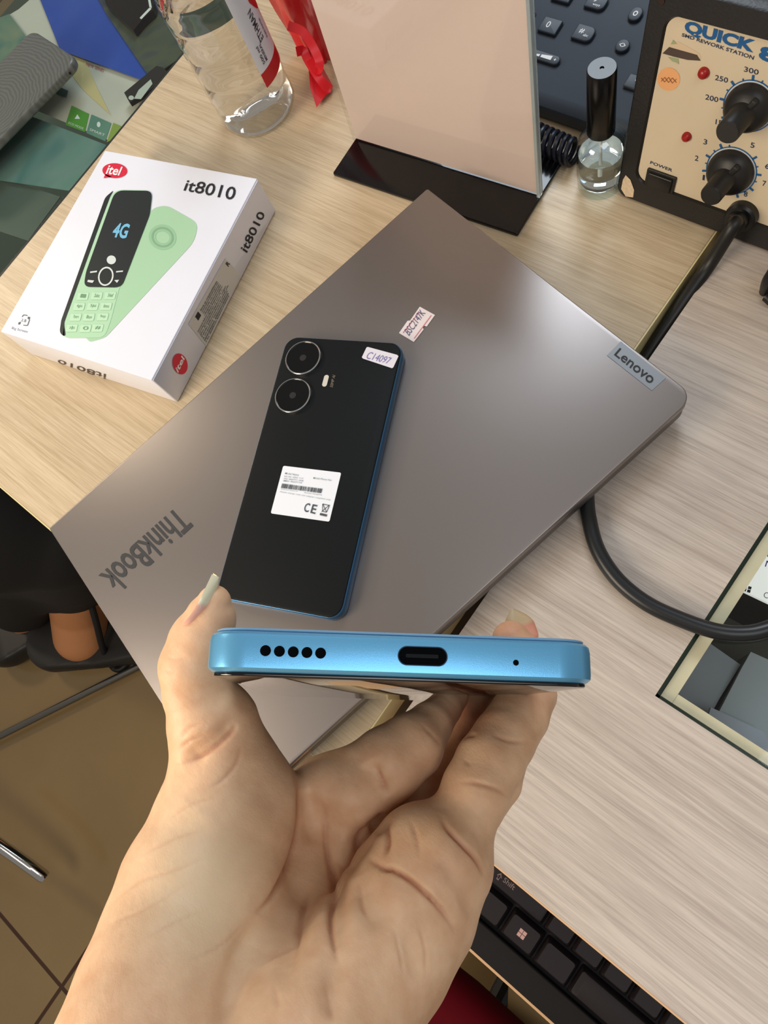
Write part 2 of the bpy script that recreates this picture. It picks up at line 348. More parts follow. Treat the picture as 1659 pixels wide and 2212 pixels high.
part('headline', tpx('NEW SERIES', pc, [(186, 142), (224, 157), (226, 151), (188, 136)], 0, 0, 0.0006), mat('red_print', (190, 80, 70), 0.5), p)
part('cream_wave', decal(pc, [(115, 98), (180, 118), (210, 190), (240, 250), (180, 195), (130, 130)], 0.0003), mat('cream_print', (226, 202, 150), 0.5), p)
part('tag_print', decal(pc, [(128, 188), (148, 197), (144, 212), (122, 203)], 0.0005), mat('slate_print', (70, 95, 100), 0.5), p)
card('poster', [(75, -30), (190, -60), (300, 40), (330, 162), (300, 170), (130, 108)], zc + 0.003, grad_mat('blue_poster', (60, 90, 190), (45, 80, 185), (85, 110, 200), 6), 'bright blue poster sheet under the counter glass')
card('poster', [(180, -60), (245, -60), (400, 60), (398, 118), (325, 170), (230, 30)], zc + 0.005, grad_mat('olive_poster', (54, 66, 76), (92, 94, 76), (52, 58, 88), 14), 'dark olive and teal poster strip under the glass nearest the bottle')
card('poster', [(70, 252), (232, 314), (240, 322), (150, 412), (-60, 380), (-40, 300)], zc + 0.003, grad_mat('teal_poster', (30, 108, 108), (118, 146, 142), (84, 140, 118), 9), 'teal and green poster under the glass beside the phone box')
card('poster', [(-40, 368), (130, 425), (60, 520), (-90, 470)], zc, grad_mat('grey_poster', (80, 92, 86), (96, 105, 98), (70, 80, 76), 6), 'dark grey sheet under the counter glass at the left edge')
card('poster', [(-30, 300), (80, 110), (20, 30), (-60, 60), (-90, 200)], zc + 0.0015, grad_mat('teal_poster_dark', (50, 110, 120), (120, 140, 120), (150, 150, 130), 12), 'blurred teal sheet partly covered by the patterned grey phone')
sd = thing('boxed_device', 'black glossy device corner with a white line under the glass near the bottle', 'device', W(300, 20, -0.012))
part('casing', gp([(215, -40), (345, -60), (330, 22), (305, 45), (288, 66), (230, 12)], -0.008, 0.006), mat('maroon_black', (26, 12, 18), 0.2), sd)
part('white_line', strip(flatp(-0.008), [(322, -5), (326, 18), (304, 41)], 5, 0.0004), WHITE, sd)
tg = thing('price_tag', 'small black and white tag under the counter glass near its edge', 'tag', W(310, 185, -0.012))
part('card', gp([(268, 200), (338, 142), (350, 145), (362, 155), (345, 178), (322, 196), (280, 222)], -0.010, 0.004), mat('tag_black', (42, 34, 34), 0.5), tg)
part('print', join(decal(flatp(-0.010), [(300, 195), (326, 172), (330, 182), (305, 215), (290, 214)], 0.0004), decal(flatp(-0.010), ell(284, 212, 6, 5, 12), 0.0004)), mat('tag_white', (205, 205, 200), 0.5), tg)

# patterned grey phone on the glass
gt = 0.0100
g0 = W(158, 128, gt); e1 = nrm(W(0, 322, gt) - W(150, 168, gt)); e2 = nrm(W(0, 58, gt) - W(122, 128, gt))
e2 = nrm(e2 - e1 * (e1 @ e2)); e3 = np.cross(e1, e2) * 1.0
if e3[2] < 0: e3 = -e3
c0 = g0 + e1 * 0.075 + e2 * 0.036 + np.array([0, 0, -gt + 0.0006])
gph = thing('smartphone', 'dark grey swirl-patterned phone lying on the counter glass', 'phone', c0)
PAT = bpy.data.materials.new('swirl_grey'); PAT.use_nodes = True
nt = PAT.node_tree; b = nt.nodes['Principled BSDF']; b.inputs['Roughness'].default_value = 0.35
tc = nt.nodes.new('ShaderNodeTexCoord'); wv = nt.nodes.new('ShaderNodeTexWave'); wv.wave_type = 'RINGS'; wv.rings_direction = 'Z'; wv.inputs['Scale'].default_value = 90; wv.inputs['Distortion'].default_value = 5; wv.inputs['Detail'].default_value = 2
rp = nt.nodes.new('ShaderNodeValToRGB'); rp.color_ramp.elements[0].color = lin((84, 86, 82)); rp.color_ramp.elements[1].color = lin((99, 101, 96))
nt.links.new(tc.outputs['Object'], wv.inputs['Vector']); nt.links.new(wv.outputs['Fac'], rp.inputs[0]); nt.links.new(rp.outputs[0], b.inputs['Base Color'])
frg = frame(c0, e1, e2, (0, 0, 1))
part('back_cover', slab(frg, 0.1565, 0.0755, 0.009, 0.010, 0.0030, 8), PAT, gph)
sidep = frame(c0 - e2 * 0.0379 - e1 * 0.065 + np.array([0, 0, 0.0045]), nrm(np.cross(-e2, (0, 0, 1.0))), (0, 0, 1), -e2)
part('microphone_hole', lathe(sidep, [(0.0011, -0.0004), (0.0011, 0.0002)], 16), BLACK, gph)

# ------------------------------------------------------------------ laptop
A, B, C_, D_ = [W(u, v, 0.024) for u, v in [(108, 1140), (924, 404), (1500, 859), (500.5, 1763.6)]]
lx = nrm((B - A) + (C_ - D_)); lx[2] = 0; lx = nrm(lx); ly = np.array([-lx[1], lx[0], 0]); lc = (A + B + C_ + D_) / 4; lc[2] = 0
lw = (np.linalg.norm(B - A) + np.linalg.norm(C_ - D_)) / 2; lh = (np.linalg.norm(A - D_) + np.linalg.norm(B - C_)) / 2
LF = frame(lc, lx, ly, (0, 0, 1))
GM = bpy.data.materials.new('mineral_grey'); GM.use_nodes = True; nt = GM.node_tree; b = nt.nodes['Principled BSDF']
b.inputs['Base Color'].default_value = lin((140, 133, 130)); b.inputs['Metallic'].default_value = 0.75; b.inputs['Roughness'].default_value = 0.36
tc = nt.nodes.new('ShaderNodeTexCoord'); n = nt.nodes.new('ShaderNodeTexNoise'); n.inputs['Scale'].default_value = 3500
bp = nt.nodes.new('ShaderNodeBump'); bp.inputs['Strength'].default_value = 0.06; bp.inputs['Distance'].default_value = 0.0002
nt.links.new(tc.outputs['Object'], n.inputs['Vector']); nt.links.new(n.outputs['Fac'], bp.inputs['Height']); nt.links.new(bp.outputs[0], b.inputs['Normal'])
lap = thing('laptop', 'closed grey laptop lying across both tables with black lettering on its lid', 'laptop', lc)
CR = [0.0015, 0.0015, 0.009, 0.009]
part('lid', slab(LF, lw, lh, 0.0058, CR, 0.0007, 8, z0=0.0182), GM, lap)
part('base', slab(LF, lw - 0.001, lh - 0.001, 0.0088, CR, 0.0012, 8, z0=0.0090), mat('mineral_grey_dark', (105, 100, 98), 0.42, 0.7), lap)
part('hinge', boxm(LF, -lw * 0.4, lw * 0.4, lh / 2 - 0.004, lh / 2 - 0.0005, 0.0150, 0.0190), BLACK, lap)
for sx, sy in ((-0.80, 0.80), (0.8, 0.8)):
    part('rubber_foot', slab((LF[0] + LF[1] * sx * lw / 2 + LF[2] * sy * lh / 2,) + LF[1:], 0.03, 0.008, 0.0086, 0.003, 0.001, z0=0.0003), BLACK, lap)
lp = flatp(0.024)
part('maker_badge', decal(lp, [(1341, 737.5), (1438, 817), (1408, 844), (1311, 768)], 0.0002), mat('badge_metal', (122, 126, 130), 0.45, 0.6), lap, 'brushed badge at the lid corner')
part('badge_lettering', tpx('Lenovo', lp, [(1326, 767), (1405, 831), (1419, 812), (1339, 752)], 0.012, 0, 0.0004), INK, lap)
part('lid_lettering', tpx('ThinkBook', lp, [(381, 1093), (212, 1243), (256, 1285), (418, 1136)], 0.018, 0, 0.0002), mat('lid_ink', (58, 58, 60), 0.45), lap, 'black lettering on the lid')
stk = thing('price_sticker', 'torn white and pink sticker with handwriting on the laptop lid', 'sticker', W(900, 700, 0.024))
part('paper', decal(lp, [(907, 663), (940, 681), (922, 706), (916, 704), (913, 708), (915.6, 712), (894, 739.5), (862, 720), (880.5, 693.5), (886, 693)], 0.0003), mat('sticker_paper', (236, 228, 232), 0.5), stk)
part('red_rule', join(strip(lp, [(871, 720), (905, 676)], 2.2, 0.0004), strip(lp, [(932, 682), (895, 732)], 2.2, 0.0004)), mat('pink_rule', (205, 130, 140), 0.5), stk)
part('handwriting', tpx('BSC2147K', lp, [(884, 727), (921, 676), (907, 669), (872, 716)], 0, 0.3, 0.0005), mat('pen_violet', (90, 85, 125), 0.5), stk)

# ------------------------------------------------------------------ black phone on the laptop
zt = 0.0322
pc4 = [W(u, v, zt) for u, v in [(617, 725), (871, 742), (733.6, 1339), (469.5, 1292)]]
px_ = nrm((pc4[1] - pc4[0]) + (pc4[2] - pc4[3])); py_ = np.array([-px_[1], px_[0], 0]); pcen = sum(pc4) / 4; pcen[2] = 0.0240
PF = frame(pcen, px_, py_, (0, 0, 1)); PW, PH = 0.0765, 0.1662
ph1 = thing('smartphone', 'black phone lying face down on the laptop with two big camera rings', 'phone', pcen)
BLUEF = mat('navy_frame', (72, 116, 156), 0.3, 0.8)
part('frame', slab(PF, PW, PH, 0.0078, 0.0085, 0.0014, 8), BLUEF, ph1)
part('back_cover', slab(PF, PW - 0.0016, PH - 0.0016, 0.0012, 0.0078, 0.0008, 8, z0=0.0070), mat('matte_black_back', (15, 18, 20), 0.5, spec=0.2, noise=0.05, nscale=900), ph1)
pp = flatp(zt)
def pt(u, v): return W(u, v, zt)
for (u, v) in ((656, 775), (634, 856)):
    cc = pt(u, v); f2 = frame((cc[0], cc[1], 0.0324), (1, 0, 0), (0, 1, 0), (0, 0, 1)); r0 = 0.0113
    rg = part('camera_ring', lathe(f2, [(r0 - 0.0009, -0.0003), (r0, -0.0003), (r0, 0.0013), (r0 - 0.0003, 0.0016), (r0 - 0.0007, 0.0016), (r0 - 0.0009, 0.0010), (r0 - 0.0009, -0.0003)], 56, cap=False), mat('ring_chrome', (225, 225, 225), 0.18, 1.0), ph1, 'chrome camera ring')
    part('lens_glass', lathe(f2, [(r0 - 0.00092, -0.0003), (r0 - 0.00092, 0.0009)], 48), mat('lens_black', (9, 10, 12), 0.08), rg)
    part('lens', lathe(f2, [(0.0021, 0.00092), (0.0021, 0.0011), (0.0012, 0.0012)], 24), mat('lens_iris', (48, 46, 48), 0.15), rg)
part('flash', slab(frame((*pt(703.5, 823)[:2], 0.0323), px_, py_, (0, 0, 1)), 0.0030, 0.0076, 0.0003, 0.0014, 0.0), mat('flash_white', (205, 200, 190), 0.3), ph1)
part('camera_text', tpx('50MP AI', pp, [(719, 838), (725, 812), (719, 810), (713, 836)], 0, 0, 0.0003), mat('gold_ink', (130, 120, 105), 0.5), ph1)
sk = part('spec_label', slab(frame((*((pt(613.5, 1011) + pt(710, 1122)) / 2)[:2], 0.03215), px_, py_, (0, 0, 1)), 0.0363, 0.0292, 0.0002, 0.0010, 0.0), mat('label_white', (228, 232, 240), 0.4), ph1, 'white specification label')
rs = random.Random(5)
bars = []
for i in range(42):
    a = i / 42; w = rs.uniform(0.35, 0.85) / 42
    P0 = lambda t, s: (610 + (698 - 610) * t + (-2.6) * s, 1045 + (1056.5 - 1045) * t + 9.5 * s)
    bars.append(decal(pp, [P0(a, 0), P0(a + w, 0), P0(a + w, 1), P0(a, 1)], 0.00045))
part('barcode', join(*bars), mat('label_ink', (75, 78, 82), 0.6), sk)
def ln(s, x0, y0, x1, y1, h):
    d = nrm([x1 - x0, y1 - y0]); n = np.array([d[1], -d[0]]) * h
    return tpx(s, pp, [(x0, y0), (x1, y1), (x1 + n[0] + 0.6, y1 + n[1]), (x0 + n[0] + 0.6, y0 + n[1])], 0.005, 0, 0.00045)
part('small_print', join(ln('Model Name', 616, 1024.5, 645, 1028.5, 3.5), ln('5G IN: 33W 11V', 614, 1030.5, 655, 1035.5, 2.6), ln('SN: 860771 004', 613, 1035.5, 655, 1040.5, 2.6), ln('IMEI: 8607710', 612, 1040, 652, 1045, 2.6), ln('Model Phone No', 677, 1034.5, 716, 1039.5, 3.2), ln('Produced in factory no', 607, 1058.5, 643, 1063, 2.4), ln('Shenzhen Guangdong', 657, 1066, 695, 1071, 2.6), ln('Please charge with the adapter supplied only', 605, 1064, 714, 1082, 2.6)), GREY, sk)
part('conformity_marks', join(tpx('C', pp, [(655.5, 1105), (666.5, 1107.5), (671.5, 1088.5), (661, 1086.5)], 0.01, 0, 0.00045), tpx('E', pp, [(670.5, 1108), (681, 1111), (686.5, 1092), (676, 1089.5)], 0.01, 0, 0.00045), decal(pp, [(692, 1108.5), (707, 1112), (706, 1116.5), (691, 1113)], 0.00045), strip(pp, [(697.5, 1089), (712, 1092.5), (705.5, 1107), (697, 1105), (697.5, 1089), (706, 1107)], 1.3, 0.00045), strip(pp, [(712, 1091), (695, 1106)], 1.2, 0.00045)), mat('label_ink2', (70, 74, 80), 0.6), sk)
s2 = part('code_sticker', decal(pp, [(795, 750), (858, 767), (861, 770), (850, 794), (847, 796), (784, 775), (782, 772), (792, 751)], 0.0003), mat('sticker_white', (224, 222, 234), 0.5), ph1, 'white sticker with a violet handwritten number')
part('handwriting', tpx('C14097', pp, [(791, 775), (842, 788), (847, 774), (797, 760)], -0.005, 0.25, 0.0005), mat('pen_violet2', (120, 112, 170), 0.5), s2)

# ------------------------------------------------------------------ feature-phone box
zb = 0.0325
bc = [W(u, v, zb) for u, v in [(230, 324), (557, 388), (325, 818), (-2, 717)]]
bx_ = nrm((bc[1] - bc[0]) + (bc[2] - bc[3])); by_ = np.array([-bx_[1], bx_[0], 0]); bcen = sum(bc) / 4; bcen[2] = 0
bw = (np.linalg.norm(bc[1] - bc[0]) + np.linalg.norm(bc[2] - bc[3])) / 2; bh = (np.linalg.norm(bc[1] - bc[2]) + np.linalg.norm(bc[0] - bc[3])) / 2
BF = frame(bcen, bx_, by_, (0, 0, 1))
def Q2(x, y): return (x / 2.676, 300 + y / 2.676)
box_ = thing('phone_box', 'white carton printed with a green keypad phone, beside the laptop', 'box', bcen)
CARD = mat('box_white', (232, 234, 244), 0.34, noise=0.015, nscale=60)
part('carton', boxm(BF, -bw / 2, bw / 2, -bh / 2, bh / 2, 0.0004, zb, 0.0004), CARD, box_)
fr_side = frame(bcen + bx_ * (bw / 2), by_, (0, 0, 1), bx_)
part('side_flap', slab(frame(bcen + bx_ * (bw / 2 + 0.0001) + np.array([0, 0, zb / 2 + 0.0002]), by_, (0, 0, 1), bx_), bh - 0.0006, zb - 0.002, 0.0007, 0.0008, 0.0003), mat('box_silver', (212, 214, 226), 0.26, 0.25), box_, 'silvery side flap')
bt = flatp(zb); bs = Plane(bcen + bx_ * (bw / 2 + 0.0008), bx_); bf = Plane(bcen - by_ * (bh / 2), -by_)
G1 = mat('mint_print', (176, 216, 180), 0.45); G2 = mat('mint_print_dark', (150, 196, 158), 0.45); G3 = mat('mint_back', (168, 208, 172), 0.45); DK = mat('print_dark', (34, 40, 42), 0.4); RED = mat('logo_red', (214, 32, 62), 0.45)
def smooth_poly(pts, n=5):
    """round the corners of a closed pixel polygon (x, y, radius)"""
    out = []; N = len(pts)
    for i in range(N):
        p = np.array(pts[i][:2], float); r = pts[i][2] if len(pts[i]) > 2 else 0
        if r <= 0: out.append(tuple(p)); continue
        a = np.array(pts[i - 1][:2], float) - p; c = np.array(pts[(i + 1) % N][:2], float) - p
        a = p + a / np.linalg.norm(a) * r; c = p + c / np.linalg.norm(c) * r
        for k in range(n + 1):
            t = k / n; out.append(tuple((1 - t) ** 2 * a + 2 * t * (1 - t) * p + t * t * c))
    return out
def dq(pl, pts, lift): return decal(pl, [Q2(x, y) for x, y in smooth_poly(pts)], lift)
back = part('printed_back_view', dq(bt, [(800, 560, 40), (880, 400, 40), (965, 385, 35), (1150, 490, 50), (1120, 600, 45), (610, 1150, 30), (520, 1175, 15), (490, 1140, 10), (640, 800, 20)], 0.0002), G3, box_, 'mint green back of the printed phone')
part('speaker_print', ringd(bt, *Q2(941, 570), 30, 27, 15, 13, 36, 0.00032, 0.3), G2, back)
part('speaker_print_ring', ringd(bt, *Q2(941, 570), 24, 21.5, 20, 18, 36, 0.00042, 0.3), mat('mint_print_mid', (135, 172, 142), 0.45), back)
fv = part('printed_front_view', dq(bt, [(655, 295, 60), (885, 300, 50), (870, 430, 20), (690, 870, 10), (640, 1060, 30), (605, 1150, 40), (360, 1152, 50), (362, 1080, 20)], 0.00035), G1, box_, 'mint green front of the printed phone')
part('shadow_side_print', dq(bt, [(662, 296, 20), (640, 330, 10), (372, 1070, 20), (384, 1145, 20), (345, 1130, 30), (356, 1050, 10), (610, 340, 20)], 0.00045), DK, fv)
part('screen_print', dq(bt, [(668, 300, 50), (884, 303, 40), (868, 440, 20), (705, 862, 40), (485, 858, 40), (500, 770, 20)], 0.00050), DK, fv)
part('network_mark', tpx('4G', bt, [Q2(648, 572), Q2(738, 582), Q2(757, 495), Q2(668, 488)], 0.03, 0.15, 0.0007), mat('cyan_ink', (120, 190, 225), 0.4), fv)
part('navigation_key_print', join(ringd(bt, *Q2(615, 798), 16.5, 21, 13.2, 17.5, 36, 0.0007, 0.25), decal(bt, ell(*Q2(647, 703), 10, 9.5, 24), 0.0007), *[dq(bt, q, 0.0007) for q in [[(525, 770), (565, 765), (563, 774), (524, 779)], [(675, 768), (715, 764), (713, 772), (674, 776)], [(512, 818), (548, 822), (538, 836), (508, 830)], [(664, 820), (692, 818), (680, 836)]]]), mat('key_white', (215, 222, 220), 0.4), fv)
keys = []; kt = []
KP = [((482, 912), (562, 910), (640, 908)), ((460, 972), (539, 971), (616, 970)), ((440, 1033), (517, 1033), (596, 1031)), ((418, 1096), (497, 1098), (567, 1096))]
NM = ['1', '2abc', '3def', '4ghi', '5jkl', '6mno', '7pqrs', '8tuv', '9wxyz', '*', '0', '#']
for ri, row in enumerate(KP):
    for ci, (x, y) in enumerate(row):
        keys.append(dq(bt, [(x - 27, y - 20, 8), (x + 36, y - 20, 8), (x + 26, y + 22, 8), (x - 36, y + 22, 8)], 0.0006))
        kt.append(tpx(NM[ri * 3 + ci], bt, [Q2(x - 16, y + 8), Q2(x + 16, y + 10), Q2(x + 20, y - 10), Q2(x - 10, y - 12)], 0, 0, 0.0008))
part('keypad_print', join(*keys), mat('mint_key', (190, 226, 192), 0.4), fv)
part('keypad_numbers', join(*kt), mat('mint_text', (110, 155, 120), 0.5), fv)
lg = part('logo', join(decal(bt, ell(*Q2(665, 185), 27, 16, 32, 0.05), 0.0003), dq(bt, [(610, 205), (600, 228), (650, 222)], 0.0003)), RED, box_, 'red oval logo on the top')
part('logo_lettering', tpx('itel', bt, [Q2(612, 205), Q2(700, 217), Q2(712, 165), Q2(624, 150)], 0.02, 0.2, 0.0005), WHITE, lg)
part('title_lettering', tpx('it8010', bt, [Q2(1060, 300), Q2(1352, 357), Q2(1372, 282), Q2(1085, 235)], 0.012, 0.0, 0.0003), INK, box_)
part('feature_icon', join(strip(bt, [Q2(128, 1030), Q2(138, 1018), Q2(160, 1022)], 1.6, 0.0003), strip(bt, [Q2(172, 1045), Q2(160, 1080), Q2(135, 1078)], 1.6, 0.0003), dq(bt, [(163, 1028), (176, 1032), (170, 1046), (160, 1040)], 0.0003), dq(bt, [(108, 1062), (122, 1058), (116, 1074), (106, 1074)], 0.0003), tpx('2.8', bt, [Q2(122, 1055), Q2(150, 1062), Q2(154, 1044), Q2(126, 1040)], 0, 0, 0.0003)), mat('icon_grey', (90, 98, 104), 0.5), box_)
part('feature_caption', tpx('Big Screen', bt, [Q2(66, 1104), Q2(158, 1128), Q2(162, 1108), Q2(72, 1086)], 0.006, 0, 0.0003), mat('caption_grey', (140, 150, 165), 0.5), box_)
part('side_lettering', tpx('it8010', bs, [(533, 547), (573, 462), (558, 455), (518, 536)], 0.012, 0, 0.0003), INK, box_)
sl = part('side_sticker', decal(bs, [(486, 558), (519.5, 595), (445, 748), (406, 700)], 0.0003), mat('side_sticker_paper', (200, 198, 192), 0.35), box_)
tl = []
def B4(s, t):   # s along the sticker from top to bottom, t across it
    a = np.array([486, 558.]) * (1 - s) + np.array([406, 700.]) * s; c = np.array([519.5, 595.]) * (1 - s) + np.array([445, 748.]) * s
    return tuple(a * (1 - t) + c * t)
for i in range(11):
    t = 0.12 + i * 0.075; s0, s1 = (0.3, 0.75) if i < 4 else (0.22 + rs.random() * 0.12, 0.97)
    tl.append(tpx(''.join(rs.choice('abcdefghikmnorstuvw ,.') for _ in range(26 + int(10 * rs.random()))), bs, [B4(s1, t + 0.055), B4(s0, t + 0.055), B4(s0, t), B4(s1, t)], 0.03, 0, 0.0006))
part('sticker_small_print', join(*tl), mat('sticker_grey_ink', (78, 84, 88), 0.6), sl)
part('sticker_square', decal(bs, [B4(0.86, 0.08), B4(0.78, 0.08), B4(0.78, 0.26), B4(0.86, 0.26)], 0.0005), INK, sl)
part('sticker_emblem', tpx('R', bs, [B4(0.05, 0.3), B4(0.0, 0.3), B4(0.0, 0.12), B4(0.05, 0.12)], 0.03, 0, 0.0005), INK, sl)
sg = part('side_logo', decal(bs, ell(388, 786, 16, 23, 32, -0.25), 0.0004), RED, box_, 'red oval logo on the side flap')
part('side_logo_lettering', tpx('itel', bs, [(383, 806), (399, 772), (391, 767), (376, 797)], 0.02, 0.15, 0.0006), WHITE, sg)
part('front_lettering', tpx('it8010', bf, [(229, 808), (124, 775), (126, 783), (231, 820)], 0.008, 0.1, 0.0003), mat('brown_ink', (80, 66, 50), 0.6), box_)

# ------------------------------------------------------------------ sign stand
sb = [W(724, 375, 0.003), W(1122, 507, 0.003)]; sdir = nrm(W(1168, 425, 0.003) - W(765, 302, 0.003)); sn = np.array([-sdir[1], sdir[0], 0])
so = (W(765, 302, 0.003) + W(1168, 425, 0.003)) / 2; so[2] = 0.0002; SW = 0.1485
st = thing('sign_stand', 'tabletop sign stand with a black base and a blank pinkish card', 'sign', so)
SF = frame(so, sdir, sn, (0, 0, 1))
part('stand_base', slab((so + sn * 0.0005,) + SF[1:], SW, 0.0615, 0.0026, 0.0012, 0.0006), mat('gloss_black', (14, 14, 15), 0.14), st)
tilt = math.radians(3); up = nrm(np.array([0, 0, 1.0]) + sn * math.tan(tilt)); fz = np.cross(sdir, up)
PFm = frame(so + np.array([0, 0, 0.0028]) + sn * 0.0012, sdir, up, fz)
zax = PFm[3]
part('card', boxm((PFm[0] + up * 0.001,) + PFm[1:], -SW / 2 + 0.0015, SW / 2 - 0.0020, 0.0, 0.205, -0.0004, 0.0004), mat('card_pink', (228, 208, 197), 0.5, noise=0.03, nscale=8), st)
ACR = mat('acrylic_edge', (205, 215, 215), 0.08, trans=0.6, ior=1.3)
part('acrylic_sheet', boxm(PFm, -SW / 2, SW / 2, 0.0, 0.208, 0.0007, 0.0024), glass_thin('acrylic', (250, 250, 250), 0.02, 0.05, 1.42), st)
part('acrylic_edge_strip', boxm(PFm, SW / 2 - 0.0018, SW / 2 + 0.0001, 0.0, 0.208, -0.0020, 0.0026), ACR, st)

# ------------------------------------------------------------------ water bottle
fpt = W(592, 296, 0.0); away = nrm([fpt[0], fpt[1], 0]); bcn = fpt + away * 0.0305; bcn[2] = 0.0003
wb = thing('water_bottle', 'clear ribbed plastic water bottle with a white and red label', 'bottle', bcn)
f2 = frame(bcn, (1, 0, 0), (0, 1, 0), (0, 0, 1))
prof = [(0.006, 0.004), (0.014, 0.0015), (0.022, 0.0), (0.0265, 0.001), (0.0285, 0.004)]
for i in range(60):
    z = 0.006 + i * 0.0022; r = 0.0298 - 0.0012 * (0.5 + 0.5 * math.cos(z * 2 * math.pi / 0.0215)) ** 3
    if 0.040 < z < 0.105: r = 0.0298 - 0.0004 * (0.5 + 0.5 * math.cos(z * 2 * math.pi / 0.02)) ** 3
    prof.append((r, z))
prof += [(0.0285, 0.142), (0.024, 0.160), (0.018, 0.175), (0.0135, 0.184), (0.0135, 0.192)]
part('bottle_shell', lathe(f2, prof, 72), glass_thin('pet', (246, 246, 244), 0.03, 0.06, 1.5, 1.1), wb)
wp = [(0.005, 0.0052), (0.013, 0.0030), (0.021, 0.0015), (0.0255, 0.0025), (0.0275, 0.0055)]
for i in range(45):
    z = 0.0075 + i * 0.0022; r = 0.0288 - 0.0012 * (0.5 + 0.5 * math.cos(z * 2 * math.pi / 0.0215)) ** 3
    wp.append((r, z))
wp += [(0.001, wp[-1][1])]
part('water', lathe(f2, wp, 72), mat('water', (252, 252, 252), 0.0, trans=1.0, ior=1.18), wb)
part('bottle_cap', lathe(f2, [(0.0148, 0.190), (0.0150, 0.2015), (0.0140, 0.2045), (0.001, 0.2045)], 40), mat('cap_white', (230, 235, 240), 0.4), wb)
def cylpatch(a0, a1, zf0, zf1, r, m, n=24, k=8):
    V = []; 
    for i in range(n + 1):
        t = i / n; a = math.radians(a0 + (a1 - a0) * t)
        for j in range(k + 1):
            z = zf0(t) + (zf1(t) - zf0(t)) * j / k; V.append(bcn + np.array([r * math.cos(a), r * math.sin(a), z]))
    return np.array(V), [(i * (k + 1) + j, (i + 1) * (k + 1) + j, (i + 1) * (k + 1) + j + 1, i * (k + 1) + j + 1) for i in range(n) for j in range(k)]
cdir = math.degrees(math.atan2(-bcn[1], -bcn[0]))
LA0 = cdir + 22; LA1 = cdir + 110
lab = part('label', cylpatch(LA0, LA1, lambda t: 0.046, lambda t: 0.105, 0.0303, None), mat('label_paper', (232, 232, 238), 0.4), wb, 'white label')
part('label_red_band', cylpatch(LA0, LA1, lambda t: 0.0352, lambda t: 0.046, 0.0303, None), mat('label_red', (200, 34, 40), 0.4), lab)
part('label_red_logo', cylpatch(LA0 + 34, LA0 + 80, lambda t: 0.085 - 0.012 * math.sin(t * 3.14), lambda t: 0.088 + 0.012 * math.sin(t * 3.14), 0.0305, None), MATS['label_red'], lab)
def cyltext(s, a_mid, z0, z1, h):
    V, F = text_vf(s, [(0, 0, 0), (1, 0, 0), (1, 1, 0), (0, 1, 0)], 0.01); zz = z0 + (z1 - z0) * V[:, 0]; aa = np.radians(a_mid) + (V[:, 1] - 0.5) * h / 0.0303 * -1
    return np.c_[bcn[0] + 0.0306 * np.cos(aa), bcn[1] + 0.0306 * np.sin(aa), zz], F
part('label_lettering', join(cyltext('ETHMAN', LA0 + 26, 0.062, 0.083, 0.0055), cyltext('PURE WATER', LA0 + 40, 0.058, 0.072, 0.0022), cyltext('500 ml', LA0 + 12, 0.050, 0.063, 0.0022), cyltext('MINERAL', LA0 + 18, 0.050, 0.063, 0.0022)), mat('label_ink3', (50, 50, 62), 0.5), lab)

# ------------------------------------------------------------------ red plastic bag behind the sign
rb_c = W(690, 190, 0.0); rb_c[0] -= 0.012; rb_c[1] += 0.012
bag = thing('plastic_bag', 'red plastic bag with loop handles between the bottle and the sign', 'bag', rb_c)
REDP = mat('red_plastic', (206, 24, 34), 0.3, noise=0.12, nscale=60)
def crumple(c, rx, ry, rz, seed, n=28, top=1.0):
    rn = random.Random(seed); ph = [rn.uniform(0, 6.28) for _ in range(8)]; rings = []
    for i in range(n + 1):
        z = i / n; row = []
        for j in range(40):
            a = j / 40 * 2 * math.pi
            k = (0.45 + 0.55 * math.sin(min(z * 1.6 + 0.1, 1.57))) * (1 - 0.35 * z)
            k *= 1 + 0.16 * math.sin(5 * a + ph[0] + 4 * z) + 0.10 * math.sin(9 * a + ph[1] - 6 * z) + 0.05 * math.sin(15 * a + ph[2] + 9 * z)
            row.append(c + np.array([rx * k * math.cos(a) - 0.012 * z, ry * k * math.sin(a) + 0.006 * z, rz * z]))
        rings.append(np.array(row))
    return loft(rings)
part('bag_body', crumple(rb_c + np.array([-0.010, 0.016, 0.0005]), 0.036, 0.017, 0.14, 3), REDP, bag, ang=60)
def band(P, w, th=0.0012):
    P = spline(P, 10); T = np.gradient(P, axis=0); T /= np.linalg.norm(T, axis=1)[:, None]; rings = []
    for i in range(len(P)):
        wv_ = nrm(CAMP - P[i]); s = nrm(np.cross(T[i], wv_)); rings.append(np.array([P[i] + s * w / 2 + wv_ * th, P[i] - s * w / 2 + wv_ * th, P[i] - s * w / 2 - wv_ * th, P[i] + s * w / 2 - wv_ * th]))
    return loft(rings)
part('loop_handle', band([W(622, 55, 0.05), W(655, 70, 0.045), W(678, 105, 0.036), W(690, 135, 0.030), W(684, 150, 0.026), W(660, 108, 0.03)], 0.006), REDP, bag)
part('loop_handle', band([W(640, 112, 0.035), W(655, 110, 0.032), W(665, 130, 0.028), W(690, 170, 0.020), W(712, 192, 0.012)], 0.006), REDP, bag)
part('hanging_corner', prism([W(664, 112, 0.022), W(690, 150, 0.016), W(716, 198, 0.004), W(704, 205, 0.004), W(684, 232, 0.003), W(670, 190, 0.012)], (-0.004, 0.006, -0.002)), REDP, bag)

